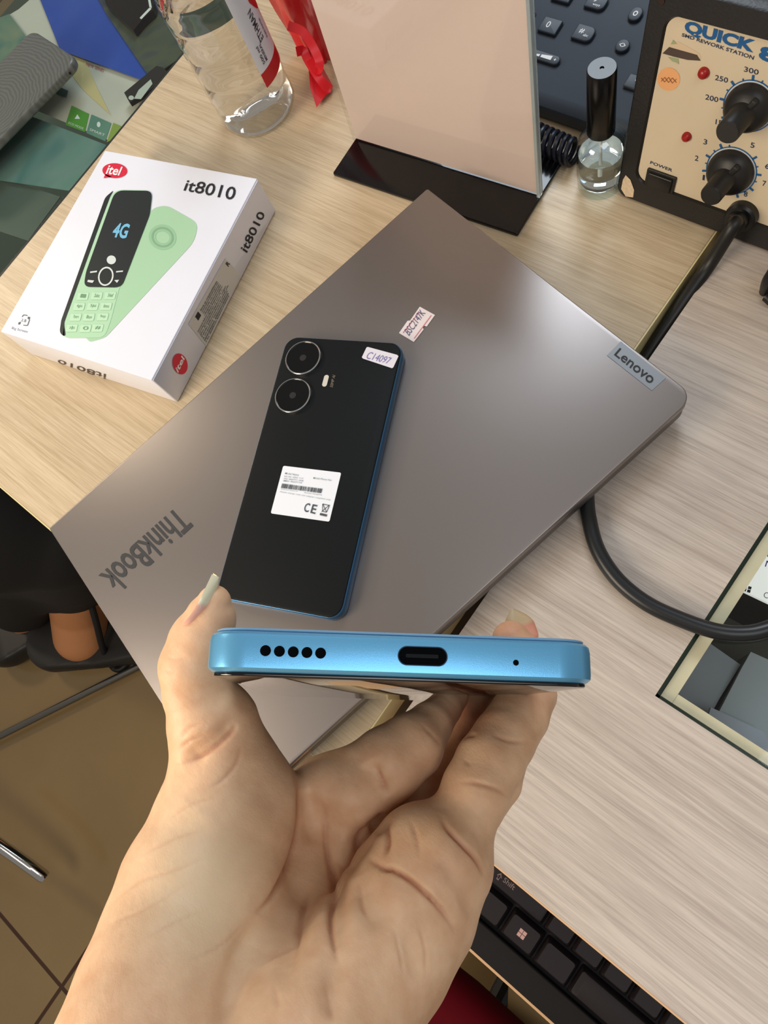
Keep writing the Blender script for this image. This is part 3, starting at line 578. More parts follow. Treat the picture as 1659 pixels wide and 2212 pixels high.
# ------------------------------------------------------------------ desk telephone behind the sign
TEAL = mat('phone_slate', (52, 62, 74), 0.5, noise=0.05, nscale=400); KEYM = mat('phone_key', (47, 56, 66), 0.45); KGAP = mat('key_gap', (14, 18, 26), 0.6)
ta = math.radians(9); tn = np.array([0, -math.sin(ta), math.cos(ta)]); tu = np.array([0, math.cos(ta), math.sin(ta)])
P0 = np.array([-0.26, 0.3238, 0.020]); TP = Plane(P0, tn)
tel = thing('desk_telephone', 'dark slate desk telephone with number keys behind the sign', 'telephone', (-0.26, 0.40, 0))
def telbody():
    sec = [(0.3238 + 0.004, 0.001), (0.3238 + 0.0005, 0.008), (0.3238 - 0.0002, 0.0155), (0.3238 + 0.0020, 0.0190), (0.3238 + 0.0055, 0.0209), (0.545, 0.020 + (0.545 - 0.3238) * math.tan(ta)), (0.548, 0.03), (0.546, 0.001)]
    rings = []
    for x in (-0.366, -0.3645, -0.17, -0.168):
        k = 0.0015 if x in (-0.366, -0.168) else 0
        rings.append(np.array([(x, y + (k if i < 5 else -k), z - (k if 1 < i < 7 else 0)) for i, (y, z) in enumerate(sec)]))
    return loft(rings)
part('body', telbody(), TEAL, tel)
def key(name, u, v, w, h, r, txt=None, tq=None, hh=0.0022):
    c = TP.at(u, v, 0.0); f = frame(c, (1, 0, 0), tu, tn)
    part('key_gap', slab(frame(c, (1, 0, 0), tu, tn), w + 0.0014, h + 0.0014, 0.0003, r + 0.0006 if not hasattr(r, '__len__') else [q + 0.0005 for q in r], 0), KGAP, tel)
    k = part(name, slab(f, w, h, hh, r, 0.0006), KEYM, tel)
    if txt:
        for s, dx, dy, tw, th in txt:
            o = c + tn * (hh + 0.0001); q = [o + np.array([1, 0, 0]) * (dx + a * tw / 2) + tu * (dy + b * th / 2) for a, b in [(-1, -1), (1, -1), (1, 1), (-1, 1)]]
            part('key_legend', text_vf(s, q, 0.01), WHITE, k)
key('number_key', 1189, 60, 0.0135, 0.0105, 0.001, [('0', -0.0012, 0.0002, 0.0026, 0.0044)])
key('number_key', 1262, 76, 0.0135, 0.0105, [0.004, 0.001, 0.001, 0.004], [('#', -0.0018, 0.0006, 0.0034, 0.0034), ('abc', 0.0022, -0.0014, 0.0034, 0.0018)])
key('number_key', 1290, 8, 0.0135, 0.0105, [0.004, 0.001, 0.001, 0.004], [('9', -0.0012, 0.0010, 0.0026, 0.0040), ('wxyz', 0.0012, -0.0030, 0.0052, 0.0016)])
key('number_key', 1218, -8, 0.0135, 0.0105, 0.001, [('8', -0.0012, 0.0002, 0.0026, 0.0044)])
key('number_key', 1130, 40, 0.0135, 0.0105, [0.001, 0.004, 0.004, 0.001], [('*', 0, 0, 0.003, 0.003)])
key('function_key', 1373, 35, 0.0080, 0.0095, 0.0039, [('o', 0, 0, 0.003, 0.0036)])
key('function_key', 1345, 103, 0.0085, 0.0085, 0.0041, [('<>', 0, 0, 0.004, 0.003)])
key('volume_bar', 1166, 124, 0.030, 0.0062, 0.003, [('+', 0.0118, 0, 0.0018, 0.0018), ('-', -0.0105, 0, 0.0018, 0.0005)])
vb = TP.at(1166, 124, 0.0024); 
part('volume_wedge', join((np.array([vb + np.array([1, 0, 0]) * a + tu * b_ for a, b_ in [(-0.008, -0.0012), (0.0005, -0.0012), (0.0005, 0.0006)]]), [(0, 1, 2)]), (np.array([vb + np.array([1, 0, 0]) * a + tu * b_ for a, b_ in [(0.0015, -0.0012), (0.0092, -0.0012), (0.0092, 0.0018), (0.0015, 0.0007)]]), [(0, 1, 2, 3)])), WHITE, tel)
key('function_key', 1372, 182, 0.0115, 0.009, 0.001, [('.', 0, 0.001, 0.0008, 0.0008)])
# coiled cord
hp = []
x0c, x1c = -0.290, -0.2015
for i in range(1, 900):
    t = i / 900; a = t * 2 * math.pi * 21
    hp.append((x0c + (x1c - x0c) * t, 0.3100 - 0.006 * t + 0.0072 * math.cos(a), 0.0096 + 0.0078 * math.sin(a)))
hp += [(x1c + 0.004, 0.302, 0.006), (x1c + 0.007, 0.312, 0.006), (x1c + 0.006, 0.320, 0.009)]
solo('coiled_cord', tube(hp, 0.0016, 8), mat('cord_navy', (24, 28, 42), 0.35), 'dark coiled telephone cord lying behind the nail polish bottle', 'cord')

# ------------------------------------------------------------------ nail polish bottle
nc = np.array([-0.1790, 0.2975, 0.0003]); f2 = frame(nc, (1, 0, 0), (0, 1, 0), (0, 0, 1))
nb = thing('nail_polish_bottle', 'small clear glass polish bottle with a tall black cap', 'bottle', nc)
part('glass_body', lathe(f2, [(0.0125, 0.0), (0.0137, 0.0012), (0.0140, 0.006), (0.0140, 0.031), (0.0132, 0.036), (0.0105, 0.0395), (0.0075, 0.0412), (0.0068, 0.0425), (0.0068, 0.0472)], 64), glass_thin('bottle_glass', (240, 246, 246), 0.05, 0.02, 1.6, 1.3), nb)
part('liquid', lathe(f2, [(0.0100, 0.0050), (0.0126, 0.0066), (0.0130, 0.009), (0.0130, 0.0270), (0.0001, 0.0270)], 64), mat('clear_polish', (238, 244, 244), 0.0, trans=1.0, ior=1.28), nb)
part('brush', tube([nc + [0, 0, 0.012], nc + [0, 0, 0.044]], 0.0010, 10), mat('brush_stem', (225, 228, 228), 0.3), nb)
part('cap', lathe(f2, [(0.0078, 0.0430), (0.0081, 0.0436), (0.0079, 0.0845), (0.0074, 0.0855), (0.0012, 0.0855), (0.0010, 0.0848), (0.0001, 0.0848)], 48), mat('cap_black', (8, 8, 9), 0.22, spec=0.4), nb)

# ------------------------------------------------------------------ rework station
qa = math.radians(12.0); qn = np.array([0, -math.cos(qa), math.sin(qa)]); qu = np.array([0, math.sin(qa), math.cos(qa)]); qx = np.array([1.0, 0, 0])
qo = np.array([-0.155, 0.2986, 0.0149]); QP = Plane(qo, qn)
def q2d(u, v): p = QP.at(u, v) - qo; return p @ qx, p @ qu
qs = thing('rework_station', 'cream-fronted black soldering rework station with dials and blue lettering', 'rework station', (-0.09, 0.36, 0))
QF = frame(qo, qx, qu, qn)
pw_, ph_ = 0.148, 0.098
def CP(x, y): return (1380 + x / 3.95, y / 3.95)
BZ = mat('bezel_black', (22, 21, 20), 0.42, noise=0.12, nscale=80, bump=0.15, bscale=700)
xa, ya = q2d(1375, 385); xb, yb = q2d(1445, 28)
ptop = yb
# bezel ring made of a lofted rounded frame
def frame_ring(fr, w, h, r_out, wi, hi, r_in, cx, cy, z0, z1, cxi, cyi):
    o = rr(w, h, r_out, 8); i = rr(wi, hi, r_in, 8); n = len(o)
    A1 = np.c_[o + [cx, cy], np.full(n, z0)]; A2 = np.c_[o + [cx, cy], np.full(n, z1 - 0.0015)]; A3 = np.c_[o * 0.985 + [cx, cy], np.full(n, z1)]
    B1 = np.c_[i * 1.01 + [cxi, cyi], np.full(n, z1)]; B2 = np.c_[i + [cxi, cyi], np.full(n, z1 - 0.001)]; B3 = np.c_[i + [cxi, cyi], np.full(n, z0)]
    return loft([tf(fr, x) for x in (A1, A2, A3, B1, B2, B3, A1)], cap=False)
outer_b = -0.0146; outer_t = ptop + 0.0125; hout = outer_t - outer_b
part('bezel', frame_ring(QF, pw_ + 0.022, hout, 0.006, pw_, ptop, 0.007, pw_ / 2, (outer_t + outer_b) / 2, -0.012, 0.0018, pw_ / 2, ptop / 2), BZ, qs)
CREAM = mat('panel_cream', (204, 188, 160), 0.5, noise=0.06, nscale=25)
pan = part('front_panel', slab((qo + qx * pw_ / 2 + qu * ptop / 2 - qn * 0.001,) + QF[1:], pw_ - 0.0005, ptop - 0.0005, 0.0012, 0.0068, 0.0), CREAM, qs, 'cream printed front panel')
part('case', boxm(frame(qo, qx, qu, qn), -0.009, pw_ + 0.009, outer_b + 0.002, outer_t - 0.001, -0.20, -0.0121, 0.002), mat('case_blue', (110, 150, 186), 0.3, 0.2), qs, 'blue-grey metal case')
BLU = mat('quick_blue', (18, 84, 138), 0.5); BLK2 = mat('panel_navy', (34, 48, 78), 0.5)
def qt(s, q, m, bold=0.0, nm='lettering', lift=0.0004): part(nm, tpx(s, QP, [CP(*c) for c in q], bold, 0, lift), m, pan)
qt('QUICK', [(385, 288), (972, 464), (1012, 345), (402, 165)], BLU, 0.052, 'title_lettering')
qt('861', [(1018, 500), (1400, 620), (1425, 505), (1045, 375)], BLU, 0.052, 'model_lettering')
qt('SMD REWORK STATION', [(368, 306), (980, 508), (990, 475), (374, 278)], BLK2, 0.02, 'subtitle_lettering')
nums = [('300', 960, 600, 62), ('250', 705, 670, 55), ('200', 622, 836, 55), ('150', 700, 1046, 45), ('3', 567, 1208, 15), ('2', 493, 1347, 15), ('1', 553, 1512, 9), ('5', 970, 1236, 17), ('6', 1095, 1416, 17), ('7', 1070, 1562, 15), ('8', 912, 1652, 15), ('350', 1215, 620, 60)]
part('dial_numbers', join(*[tpx(s, QP, [CP(x - w, y + 22 - w * 0.25), CP(x + w, y + 22 + w * 0.25), CP(x + w + 6, y - 22 + w * 0.25), CP(x - w + 6, y - 22 - w * 0.25)], 0.01, 0, 0.0004) for s, x, y, w in nums]), BLK2, pan)
qt('POWER', [(97, 1394), (284, 1464), (292, 1440), (104, 1370)], BLK2, 0.015, 'switch_lettering')
def dial(cx, cy, rpx, knob_r, L, gr, ticks):
    c = QP.at(*CP(cx, cy)); r = np.linalg.norm(QP.at(*CP(cx - rpx, cy - rpx * 0.22)) - c)
    fr_ = frame(c, qx, qu, qn); n = 48
    def rg(r0, r1, lift): 
        t = np.arange(n) * 2 * math.pi / n; a = tf(fr_, np.c_[r1 * np.cos(t), r1 * np.sin(t), np.full(n, lift)]); b_ = tf(fr_, np.c_[r0 * np.cos(t), r0 * np.sin(t), np.full(n, lift)])
        return np.vstack([a, b_]), [(i, (i + 1) % n, n + (i + 1) % n, n + i) for i in range(n)]
    part('dial_skirt', rg(r * 0.75, r * 0.985, 0.0003), mat('skirt_white', (205, 205, 205), 0.5), pan)
    tk = [rg(r * 0.985, r * 1.03, 0.0005)]
    for a, big in ticks:
        a = math.radians(a); d = np.array([math.cos(a), math.sin(a)]); s = np.array([-d[1], d[0]]); w = 0.00035 if not big else 0.0006; ln_ = 1.10 if not big else 1.20
        q = [r * 1.0 * d + s * w, r * ln_ * d + s * w, r * ln_ * d - s * w, r * 1.0 * d - s * w]
        tk.append((tf(fr_, np.c_[np.array(q), np.full(4, 0.0005)]), [(0, 1, 2, 3)]))
    part('dial_scale', join(*tk), BLU, pan)
    kb = part('control_knob', lathe(fr_, [(r * 0.93, 0.0006), (r * 0.93, 0.0022), (r * 0.86, 0.0052), (r * 0.72, 0.0072), (gr * 1.1, 0.0085), (gr, 0.0100), (gr * 0.97, L - 0.001), (gr * 0.88, L), (0.0002, L)], 48), mat('knob_black', (25, 24, 23), 0.45), qs, 'black control knob')
    part('pointer_grip', boxm(frame(c, nrm(qx * 0.5 + qu), nrm(np.cross(qn, nrm(qx * 0.5 + qu))), qn), -r * 0.2, r * 0.78, -0.0016, 0.0016, 0.006, 0.0098, 0.0008), MATS['knob_black'], kb)
    return c, r
dial(945, 905, 213, 0, 0.0235, 0.0062, [(100, 1), (142, 1), (182, 1), (120, 0), (160, 0), (200, 0), (60, 0), (80, 0), (40, 1), (220, 1)])
dial(790, 1455, 205, 0, 0.0235, 0.0060, [(128, 1), (165, 1), (200, 1), (146, 0), (110, 0), (50, 1), (30, 0), (12, 1), (-5, 0), (-25, 1), (-42, 0), (-60, 1), (182, 0)])
for (x, y, rr_) in ((560, 616, 0.0029), (414, 1160, 0.0026)):
    c = QP.at(*CP(x, y)); part('indicator_lamp', lathe(frame(c, qx, qu, qn), [(rr_, 0.0), (rr_, 0.0012), (rr_ * 0.85, 0.0024), (rr_ * 0.5, 0.0032), (0.0001, 0.0034)], 24), mat('lamp_red', (150, 22, 20), 0.3), qs, 'red indicator lamp')
c = QP.at(*CP(190, 1540)); fsw = frame(c, nrm(qx), qu, qn)
sw = part('power_switch', slab(fsw, 0.0185, 0.0118, 0.0016, 0.0008, 0.0004), mat('switch_black', (28, 26, 24), 0.4), qs)
part('rocker', boxm(fsw, -0.0075, 0.0075, -0.0045, 0.0045, 0.0017, 0.0032, 0.0006), mat('rocker_black', (20, 19, 18), 0.3), sw)
st2 = part('round_sticker', decal(QP, [CP(x, y) for x, y in ell(258, 672, 96, 98)], 0.0004), mat('orange_sticker', (222, 160, 104), 0.25), pan, 'round orange sticker')
part('sticker_mark', strip(QP, [CP(*q) for q in [(195, 660), (225, 695), (258, 655), (290, 705), (325, 670)]], 1.4, 0.0006), mat('bronze_ink', (140, 90, 55), 0.5), st2)
part('sticker_mark', strip(QP, [CP(*q) for q in [(195, 690), (225, 655), (258, 700), (290, 660), (325, 700)]], 1.4, 0.0006), MATS['bronze_ink'], st2)
part('torn_label', decal(QP, [CP(*q) for q in [(262, 398), (500, 465), (530, 515), (420, 508), (300, 480), (205, 452)]], 0.0004), mat('label_brown', (72, 58, 50), 0.5), pan, 'dark torn label')
part('torn_paper', decal(QP, [CP(*q) for q in [(275, 380), (330, 350), (420, 395), (520, 455), (535, 500), (420, 462), (262, 396)]], 0.0003), mat('torn_white', (205, 182, 150), 0.5), pan)
part('label_residue', join(decal(QP, [CP(*q) for q in [(275, 375), (295, 335), (330, 372)]], 0.0004), decal(QP, [CP(*q) for q in [(250, 482), (340, 498), (345, 545), (320, 530), (290, 520)]], 0.0004)), mat('green_residue', (150, 160, 120), 0.5), pan)
cm = QP.at(*CP(893, 1825)); fc = frame(cm, qx, qu, qn)
part('hose_socket', lathe(fc, [(0.0088, 0.0), (0.0088, 0.0045), (0.0078, 0.006), (0.0060, 0.0062), (0.0058, 0.0100), (0.0050, 0.0102), (0.0001, 0.0102)], 40), mat('socket_black', (16, 15, 14), 0.4), qs)
part('corner_chip', join(*[decal(Plane(qo + qn * 0.0019, qn), [(1352, 378), (1362, 388), (1370, 410), (1368, 426), (1352, 424), (1342, 408), (1346, 388)], 0.0002)]), mat('chipped_cream', (205, 185, 155), 0.7, noise=0.3, nscale=600), qs, 'chipped pale patch on the bezel corner')
part('screw', lathe((QF[0] + qx * -0.004 + qu * (outer_t - 0.007) + qn * 0.0017,) + QF[1:], [(0.0018, 0.0), (0.0016, 0.0006), (0.0002, 0.0006)], 16), mat('screw_dark', (60, 45, 40), 0.4, 0.6), qs)
for sx in (0.01, pw_ - 0.01):
    part('rubber_foot', bx(qo[0] + sx - 0.006, qo[0] + sx + 0.006, 0.305, 0.317, 0.0003, 0.0022), BLACK, qs)
hs = [cm + qn * 0.009, W(1584, 488, 0.026), W(1532, 572, 0.0045), W(1484, 640, -0.003), (-0.0948, 0.205, -0.016), (-0.0948, 0.13, -0.034)]
solo('air_hose', tube(spline(hs, 10), 0.0040, 16), mat('hose_black', (20, 19, 18), 0.45), 'black hose from the rework station dropping into the slot between tables', 'hose')

# ------------------------------------------------------------------ power cable
cb = [W(1262, 1018, 0.0046), W(1266.6, 1062.7, 0.0046), W(1271.6, 1117, 0.0046), W(1291, 1187, 0.0046), W(1333.7, 1251.6, 0.0046), W(1398, 1304, 0.0046), W(1478, 1341, 0.0046), W(1547.6, 1363.5, 0.005), W(1607, 1368.5, 0.005), W(1659, 1358.6, 0.005), W(1740, 1325, 0.005), W(1850, 1260, 0.005)]
solo('power_cable', tube(spline(cb, 10), 0.0041, 18), mat('cable_black', (26, 28, 30), 0.35), 'thick black cable curving from under the laptop over the glazed cut-out', 'cable')
solo('cable_end', tube(spline([W(1652, 630, 0.004), W(1662, 600, 0.02), W(1700, 560, 0.03), W(1730, 640, 0.004), W(1680, 655, 0.004), W(1655, 640, 0.004)], 8), 0.003, 12), mat('cable_black2', (14, 14, 14), 0.4), 'end of a black lead at the right edge, below the rework station', 'cable')

# ------------------------------------------------------------------ keyboard on its tray, under the front of the right table
zk = -0.110
solo('keyboard_tray', bx(-0.135, 0.42, -0.1425, 0.10, zk - 0.022, zk - 0.012, 0.0008), mat('tray_wood', (196, 158, 118), 0.5, noise=0.08, nscale=20), 'light wood keyboard tray below the front edge of the right table', 'tray')
kx0 = W(1130, 2015, zk)[0] - 0.036
kb = thing('keyboard', 'black computer keyboard on the tray under the right table', 'keyboard', (kx0 + 0.2, -0.06, zk - 0.0115))
KM = mat('keyboard_black', (11, 9, 11), 0.6, spec=0.25); KK = mat('keycap_black', (24, 18, 21), 0.5, spec=0.3)
part('keyboard_case', bx(kx0 - 0.012, kx0 + 0.41, -0.1375, 0.02, zk - 0.0115, zk - 0.003, 0.002), KM, kb)
part('palm_edge', bx(kx0 - 0.012, kx0 + 0.41, -0.1375, -0.1205, zk - 0.003, zk + 0.0015, 0.0015), mat('palm_black', (13, 9, 11), 0.65, spec=0.25), kb)
def kcap(x, w, y, z=zk + 0.003, leg=None):
    c = np.array([kx0 + x + w / 2, y, zk - 0.003]); f0 = fm(tuple(c))
    r0 = rr(w - 0.001, 0.018, 0.0012, 3); r1 = rr(w - 0.0045, 0.0140, 0.0016, 3)
    k = part('keycap', loft([tf(f0, np.c_[r0, np.zeros(len(r0))]), tf(f0, np.c_[r1, np.full(len(r1), 0.0058)]), tf(f0, np.c_[r1 * 0.95, np.full(len(r1), 0.0062)])]), KK, kb)
    return k
U = 0.01905; yw = -0.1100
xs = 0
wk = None
for i, w in enumerate([1.25, 1.25, 1.25, 6.25, 1.25, 1.25, 1.25, 1.25]):
    k = kcap(xs * U, w * U, yw); wk = k if i == 1 else wk; xs += w
xs = 0; shk = None
for i, w in enumerate([2.25] + [1] * 10 + [2.75]):
    k = kcap(xs * U, w * U, yw + U); shk = k if i == 0 else shk; xs += w
xs = 0
for w in [1.75] + [1] * 11 + [2.25]: kcap(xs * U, w * U, yw + 2 * U); xs += w
kp = flatp(zk + 0.0033)
LEG = mat('key_legend', (190, 150, 145), 0.5)
wc = np.array(proj(np.array([kx0 + 1.875 * U, yw, zk + 0.0033])))
def kq(pts, cx, cy): return np.array([(kx0 + cx + a, cy + b_, zk + 0.0034) for a, b_ in pts])
part('window_mark', join(*[(kq([(a, b_), (a + 0.0022, b_), (a + 0.0022, b_ + 0.0022), (a, b_ + 0.0022)], 1.875 * U, yw), [(0, 1, 2, 3)]) for a in (-0.0024, 0.0001) for b_ in (-0.0024, 0.0001)]), LEG, wk)
part('shift_lettering', text_vf('Shift', [(kx0 + a, yw + U + b_, zk + 0.0034) for a, b_ in [(0.0105, -0.0026), (0.0185, -0.0026), (0.0185, 0.0006), (0.0105, 0.0006)]], 0.01), mat('legend_dim', (120, 100, 100), 0.5), shk)
a = kq([(0.0078, 0.0), (0.0096, 0.0024), (0.0114, 0.0), (0.0104, 0.0), (0.0104, -0.0022), (0.0088, -0.0022), (0.0088, 0.0)], -0.0022, yw + U - 0.0016); ac = a.mean(0); 
part('shift_arrow', (np.vstack([a, ac + (a - ac) * 0.6]), [(i, (i + 1) % 7, 7 + (i + 1) % 7, 7 + i) for i in range(7)]), MATS['legend_dim'], shk)

# ------------------------------------------------------------------ red chair, floor trim, chair leg
rc = np.array([0.075, -0.425, -0.33])
ch = thing('chair', 'dark red padded seat below the keyboard tray', 'chair', (rc[0], rc[1], -0.75))
part('seat', slab(frame((rc[0], rc[1], -0.40), (1, 0, 0), (0, 1, 0), (0, 0, 1)), 0.40, 0.40, 0.07, 0.15, 0.03, 10), mat('seat_red', (84, 1, 14), 0.8, spec=0.15, noise=0.05, nscale=200), ch)
part('seat_post', tube([(rc[0], rc[1], -0.72), (rc[0], rc[1], -0.401)], 0.025, 16), DKMET, ch)
for k in range(5):
    a = k * 2 * math.pi / 5 + 0.4; part('leg', tube([(rc[0], rc[1], -0.70), (rc[0] + 0.2 * math.cos(a), rc[1] + 0.2 * math.sin(a), -0.735)], 0.014, 10), BLACK, ch)
solo('floor_strip', tube([W(-60, 1620, -0.735), W(310, 1434, -0.735), W(500, 1338, -0.735)], 0.006, 12), mat('steel_strip', (120, 118, 114), 0.25, 0.9), 'thin dark metal strip running across the tiled floor', 'strip')
chl = thing('chair', 'shiny chrome chair leg end above the floor at the left edge', 'chair', W(98, 1896, -0.72))
part('leg', tube(spline([W(-150, 1722, -0.62), W(-20, 1812, -0.64), W(60, 1868, -0.66), W(98, 1896, -0.675)], 8), [0.0095] * 24 + [0.0085], 16), DKMET, chl)
solo('storage_box', prism([W(1098, 2132, -0.45), W(1210, 2212, -0.45), W(1300, 2400, -0.45), W(1130, 2260, -0.45), W(1096, 2196, -0.45)], (0, 0, -0.2995)), mat('beige_carton', (176, 150, 104), 0.6), 'beige carton under the keyboard tray beside the red seat', 'box')

# ------------------------------------------------------------------ voxel modelling for the people
def surface_nets(Fd, org, h):
    S = Fd < 0; nx, ny, nz = S.shape
    c = S[:-1, :-1, :-1].astype(np.int8)
    for (i, j, k) in [(0, 0, 1), (0, 1, 0), (0, 1, 1), (1, 0, 0), (1, 0, 1), (1, 1, 0), (1, 1, 1)]:
        c = c + S[i:nx - 1 + i, j:ny - 1 + j, k:nz - 1 + k]
    act = (c > 0) & (c < 8); I, J, K = np.nonzero(act); idx = np.full(act.shape, -1, np.int64); idx[I, J, K] = np.arange(len(I))
    cor = [(0, 0, 0), (1, 0, 0), (0, 1, 0), (1, 1, 0), (0, 0, 1), (1, 0, 1), (0, 1, 1), (1, 1, 1)]
    val = np.array([Fd[I + a, J + b_, K + c_] for a, b_, c_ in cor])
    acc = np.zeros((len(I), 3)); cnt = np.zeros(len(I))
    for a in range(8):
        for b_ in range(a + 1, 8):
            if sum(abs(cor[a][t] - cor[b_][t]) for t in range(3)) != 1: continue
            x = (val[a] < 0) != (val[b_] < 0); t = np.where(x, val[a] / np.where(x, val[a] - val[b_], 1), 0)[:, None]
            acc += np.where(x[:, None], np.array(cor[a]) * (1 - t) + np.array(cor[b_]) * t, 0); cnt += x
    V = np.asarray(org) + h * (np.c_[I, J, K] + acc / cnt[:, None]); Fc = []
    for ax in range(3):
        sl0 = [slice(None)] * 3; sl1 = [slice(None)] * 3; sl0[ax] = slice(0, -1); sl1[ax] = slice(1, None)
        d = S[tuple(sl0)] != S[tuple(sl1)]; P = np.array(np.nonzero(d)).T; o1, o2 = [(1, 2), (2, 0), (0, 1)][ax]
        ok = (P[:, o1] > 0) & (P[:, o2] > 0) & (P[:, o1] < S.shape[o1] - 1) & (P[:, o2] < S.shape[o2] - 1); P = P[ok]
        def g(d1, d2): Q = P.copy(); Q[:, o1] -= d1; Q[:, o2] -= d2; return idx[Q[:, 0], Q[:, 1], Q[:, 2]]
        q = np.c_[g(1, 1), g(0, 1), g(0, 0), g(1, 0)]; s = S[P[:, 0], P[:, 1], P[:, 2]]
        q[~s] = q[~s][:, ::-1]; Fc.append(q)
    return V, np.vstack(Fc)
def smin(a, b_, k):
    h = np.maximum(k - np.abs(a - b_), 0) / k; return np.minimum(a, b_) - h * h * k * 0.25
def field(groups, pad, h):
    """groups: list of (chains, k_inside, k_join); chain = list of (point, radius)"""
    allp = np.array([p_ for g in groups for c in g[0] for p_, r in c]); allr = np.array([r for g in groups for c in g[0] for p_, r in c])
    lo = (allp - allr[:, None]).min(0) - pad; hi = (allp + allr[:, None]).max(0) + pad
    n = np.ceil((hi - lo) / h).astype(int) + 1
    ax = [lo[i] + h * np.arange(n[i]) for i in range(3)]; G = np.full(n, 1e3, np.float32); base = None
    for chains, kin, kj in groups:
        L = np.full(n, 1e3, np.float32)
        for c in chains:
            segs = list(zip(c[:-1], c[1:])) if len(c) > 1 else [(c[0], (c[0][0] + 1e-3, c[0][1]))]
            M = np.full(n, 1e3, np.float32)
            for (a, ra), (b_, rb) in segs:
                a = np.asarray(a, float); b_ = np.asarray(b_, float); m = max(ra, rb) + kin + pad
                l0 = np.maximum(((np.minimum(a, b_) - m - lo) / h).astype(int), 0); h0 = np.minimum(((np.maximum(a, b_) + m - lo) / h).astype(int) + 2, n)
                X, Y, Z = np.meshgrid(ax[0][l0[0]:h0[0]], ax[1][l0[1]:h0[1]], ax[2][l0[2]:h0[2]], indexing='ij', sparse=True)
                ab = b_ - a; t = np.clip(((X - a[0]) * ab[0] + (Y - a[1]) * ab[1] + (Z - a[2]) * ab[2]) / (ab @ ab), 0, 1)
                d = np.sqrt((X - a[0] - t * ab[0]) ** 2 + (Y - a[1] - t * ab[1]) ** 2 + (Z - a[2] - t * ab[2]) ** 2) - (ra + t * (rb - ra))
                q = (slice(l0[0], h0[0]), slice(l0[1], h0[1]), slice(l0[2], h0[2])); M[q] = smin(M[q], d.astype(np.float32), 0.0008)
            L = smin(L, M, kin)
        if kj >= 0: G = smin(G, L, kj)
        else:                                    # a finger: soft against the palm, sharp against its neighbours
            if base is None: base = G.copy()
            G = np.minimum(G, smin(base, L, -kj))
    return G, lo
def to_mesh(name, V, Fq, m, parent_loc):
    me = bpy.data.meshes.new(name); me.vertices.add(len(V)); me.vertices.foreach_set('co', (V - parent_loc).astype(np.float32).ravel())
    me.loops.add(len(Fq) * 4); me.loops.foreach_set('vertex_index', Fq.astype(np.int32).ravel()); me.polygons.add(len(Fq))
    me.polygons.foreach_set('loop_start', np.arange(0, len(Fq) * 4, 4, dtype=np.int32)); me.polygons.foreach_set('loop_total', np.full(len(Fq), 4, np.int32))
    me.update(calc_edges=True); me.validate(); me.shade_smooth(); me.materials.append(m)
    o = bpy.data.objects.new(name, me); COL.objects.link(o); return o
def relax(V, Fq, it, lam=0.5):
    E = np.vstack([Fq[:, [0, 1]], Fq[:, [1, 2]], Fq[:, [2, 3]], Fq[:, [3, 0]]])
    cnt = np.bincount(E.ravel(), minlength=len(V))[:, None].astype(float)
    for i in range(it):
        l = lam if i % 2 == 0 else -lam * 1.02
        S = np.zeros_like(V)
        for a in range(3): S[:, a] = np.bincount(E[:, 0], V[E[:, 1], a], len(V)) + np.bincount(E[:, 1], V[E[:, 0], a], len(V))
        V = V + l * (S / np.maximum(cnt, 1) - V)
    return V
def vnormals(V, Fq):
    n = np.cross(V[Fq[:, 2]] - V[Fq[:, 0]], V[Fq[:, 3]] - V[Fq[:, 1]]); N = np.zeros_like(V)
    for k in range(4):
        for a in range(3): N[:, a] += np.bincount(Fq[:, k], n[:, a], len(V))
    return N / (np.linalg.norm(N, axis=1)[:, None] + 1e-12)
# ------------------------------------------------------------------ the phone held in the hand
def cm3(u, v, d): return D(u, v, d / 1000.0)          # a point seen at pixel (u, v), d millimetres deep
hp_v = (752.0, 1544.0)
Lc = nrm([(hp_v[0] - CX) / F_PX, (hp_v[1] - CY) / F_PX, 1.0]); th = math.radians(2.35)
Wc = np.array([math.cos(th), math.sin(th), 0]); Wc[2] = -(Wc @ Lc) / Lc[2]; Wc = nrm(Wc); Nc = np.cross(Wc, Lc)
HL, HW = Lc @ R, Wc @ R; HN = np.cross(HL, HW)                      # length away from the eye, width to the right
if HN[2] < 0: HN = -HN                                               # up, towards the back cover
PT = 0.00815
hc = D(872.5, 1418, 0.1392)                                          # centre of the bottom end face
HF = frame(hc + HL * 0.0828, HW, HL, HN)
hph = thing('smartphone', 'light blue phone held in the hand, charging port end facing the viewer', 'phone', hc)
PB = bpy.data.materials.new('pearl_blue'); PB.use_nodes = True; nt = PB.node_tree; b = nt.nodes['Principled BSDF']
b.inputs['Base Color'].default_value = lin((112, 186, 232)); b.inputs['Metallic'].default_value = 0.6; b.inputs['Roughness'].default_value = 0.30
tc = nt.nodes.new('ShaderNodeTexCoord'); n = nt.nodes.new('ShaderNodeTexNoise'); n.inputs['Scale'].default_value = 6000
bp = nt.nodes.new('ShaderNodeBump'); bp.inputs['Strength'].default_value = 0.12; bp.inputs['Distance'].default_value = 0.0001
nt.links.new(tc.outputs['Object'], n.inputs['Vector']); nt.links.new(n.outputs['Fac'], bp.inputs['Height']); nt.links.new(bp.outputs[0], b.inputs['Normal'])
def phone_body():
    w, h, r, n = 0.0759, 0.1656, 0.0082, 10
    rings = []
    for ins, z in [(0.0016, -PT / 2 + 0.0002), (0.0008, -PT / 2 + 0.0005), (0.0001, -PT / 2 + 0.0011), (0, -PT / 2 + 0.002), (0, PT / 2 - 0.0018), (0.0002, PT / 2 - 0.0008), (0.0007, PT / 2 - 0.0003), (0.0014, PT / 2 - 0.0001)]:
        q = rr(w - 2 * ins, h - 2 * ins, r - ins, n); rings.append(tf(HF, np.c_[q, np.full(len(q), z)]))
    return loft(rings)
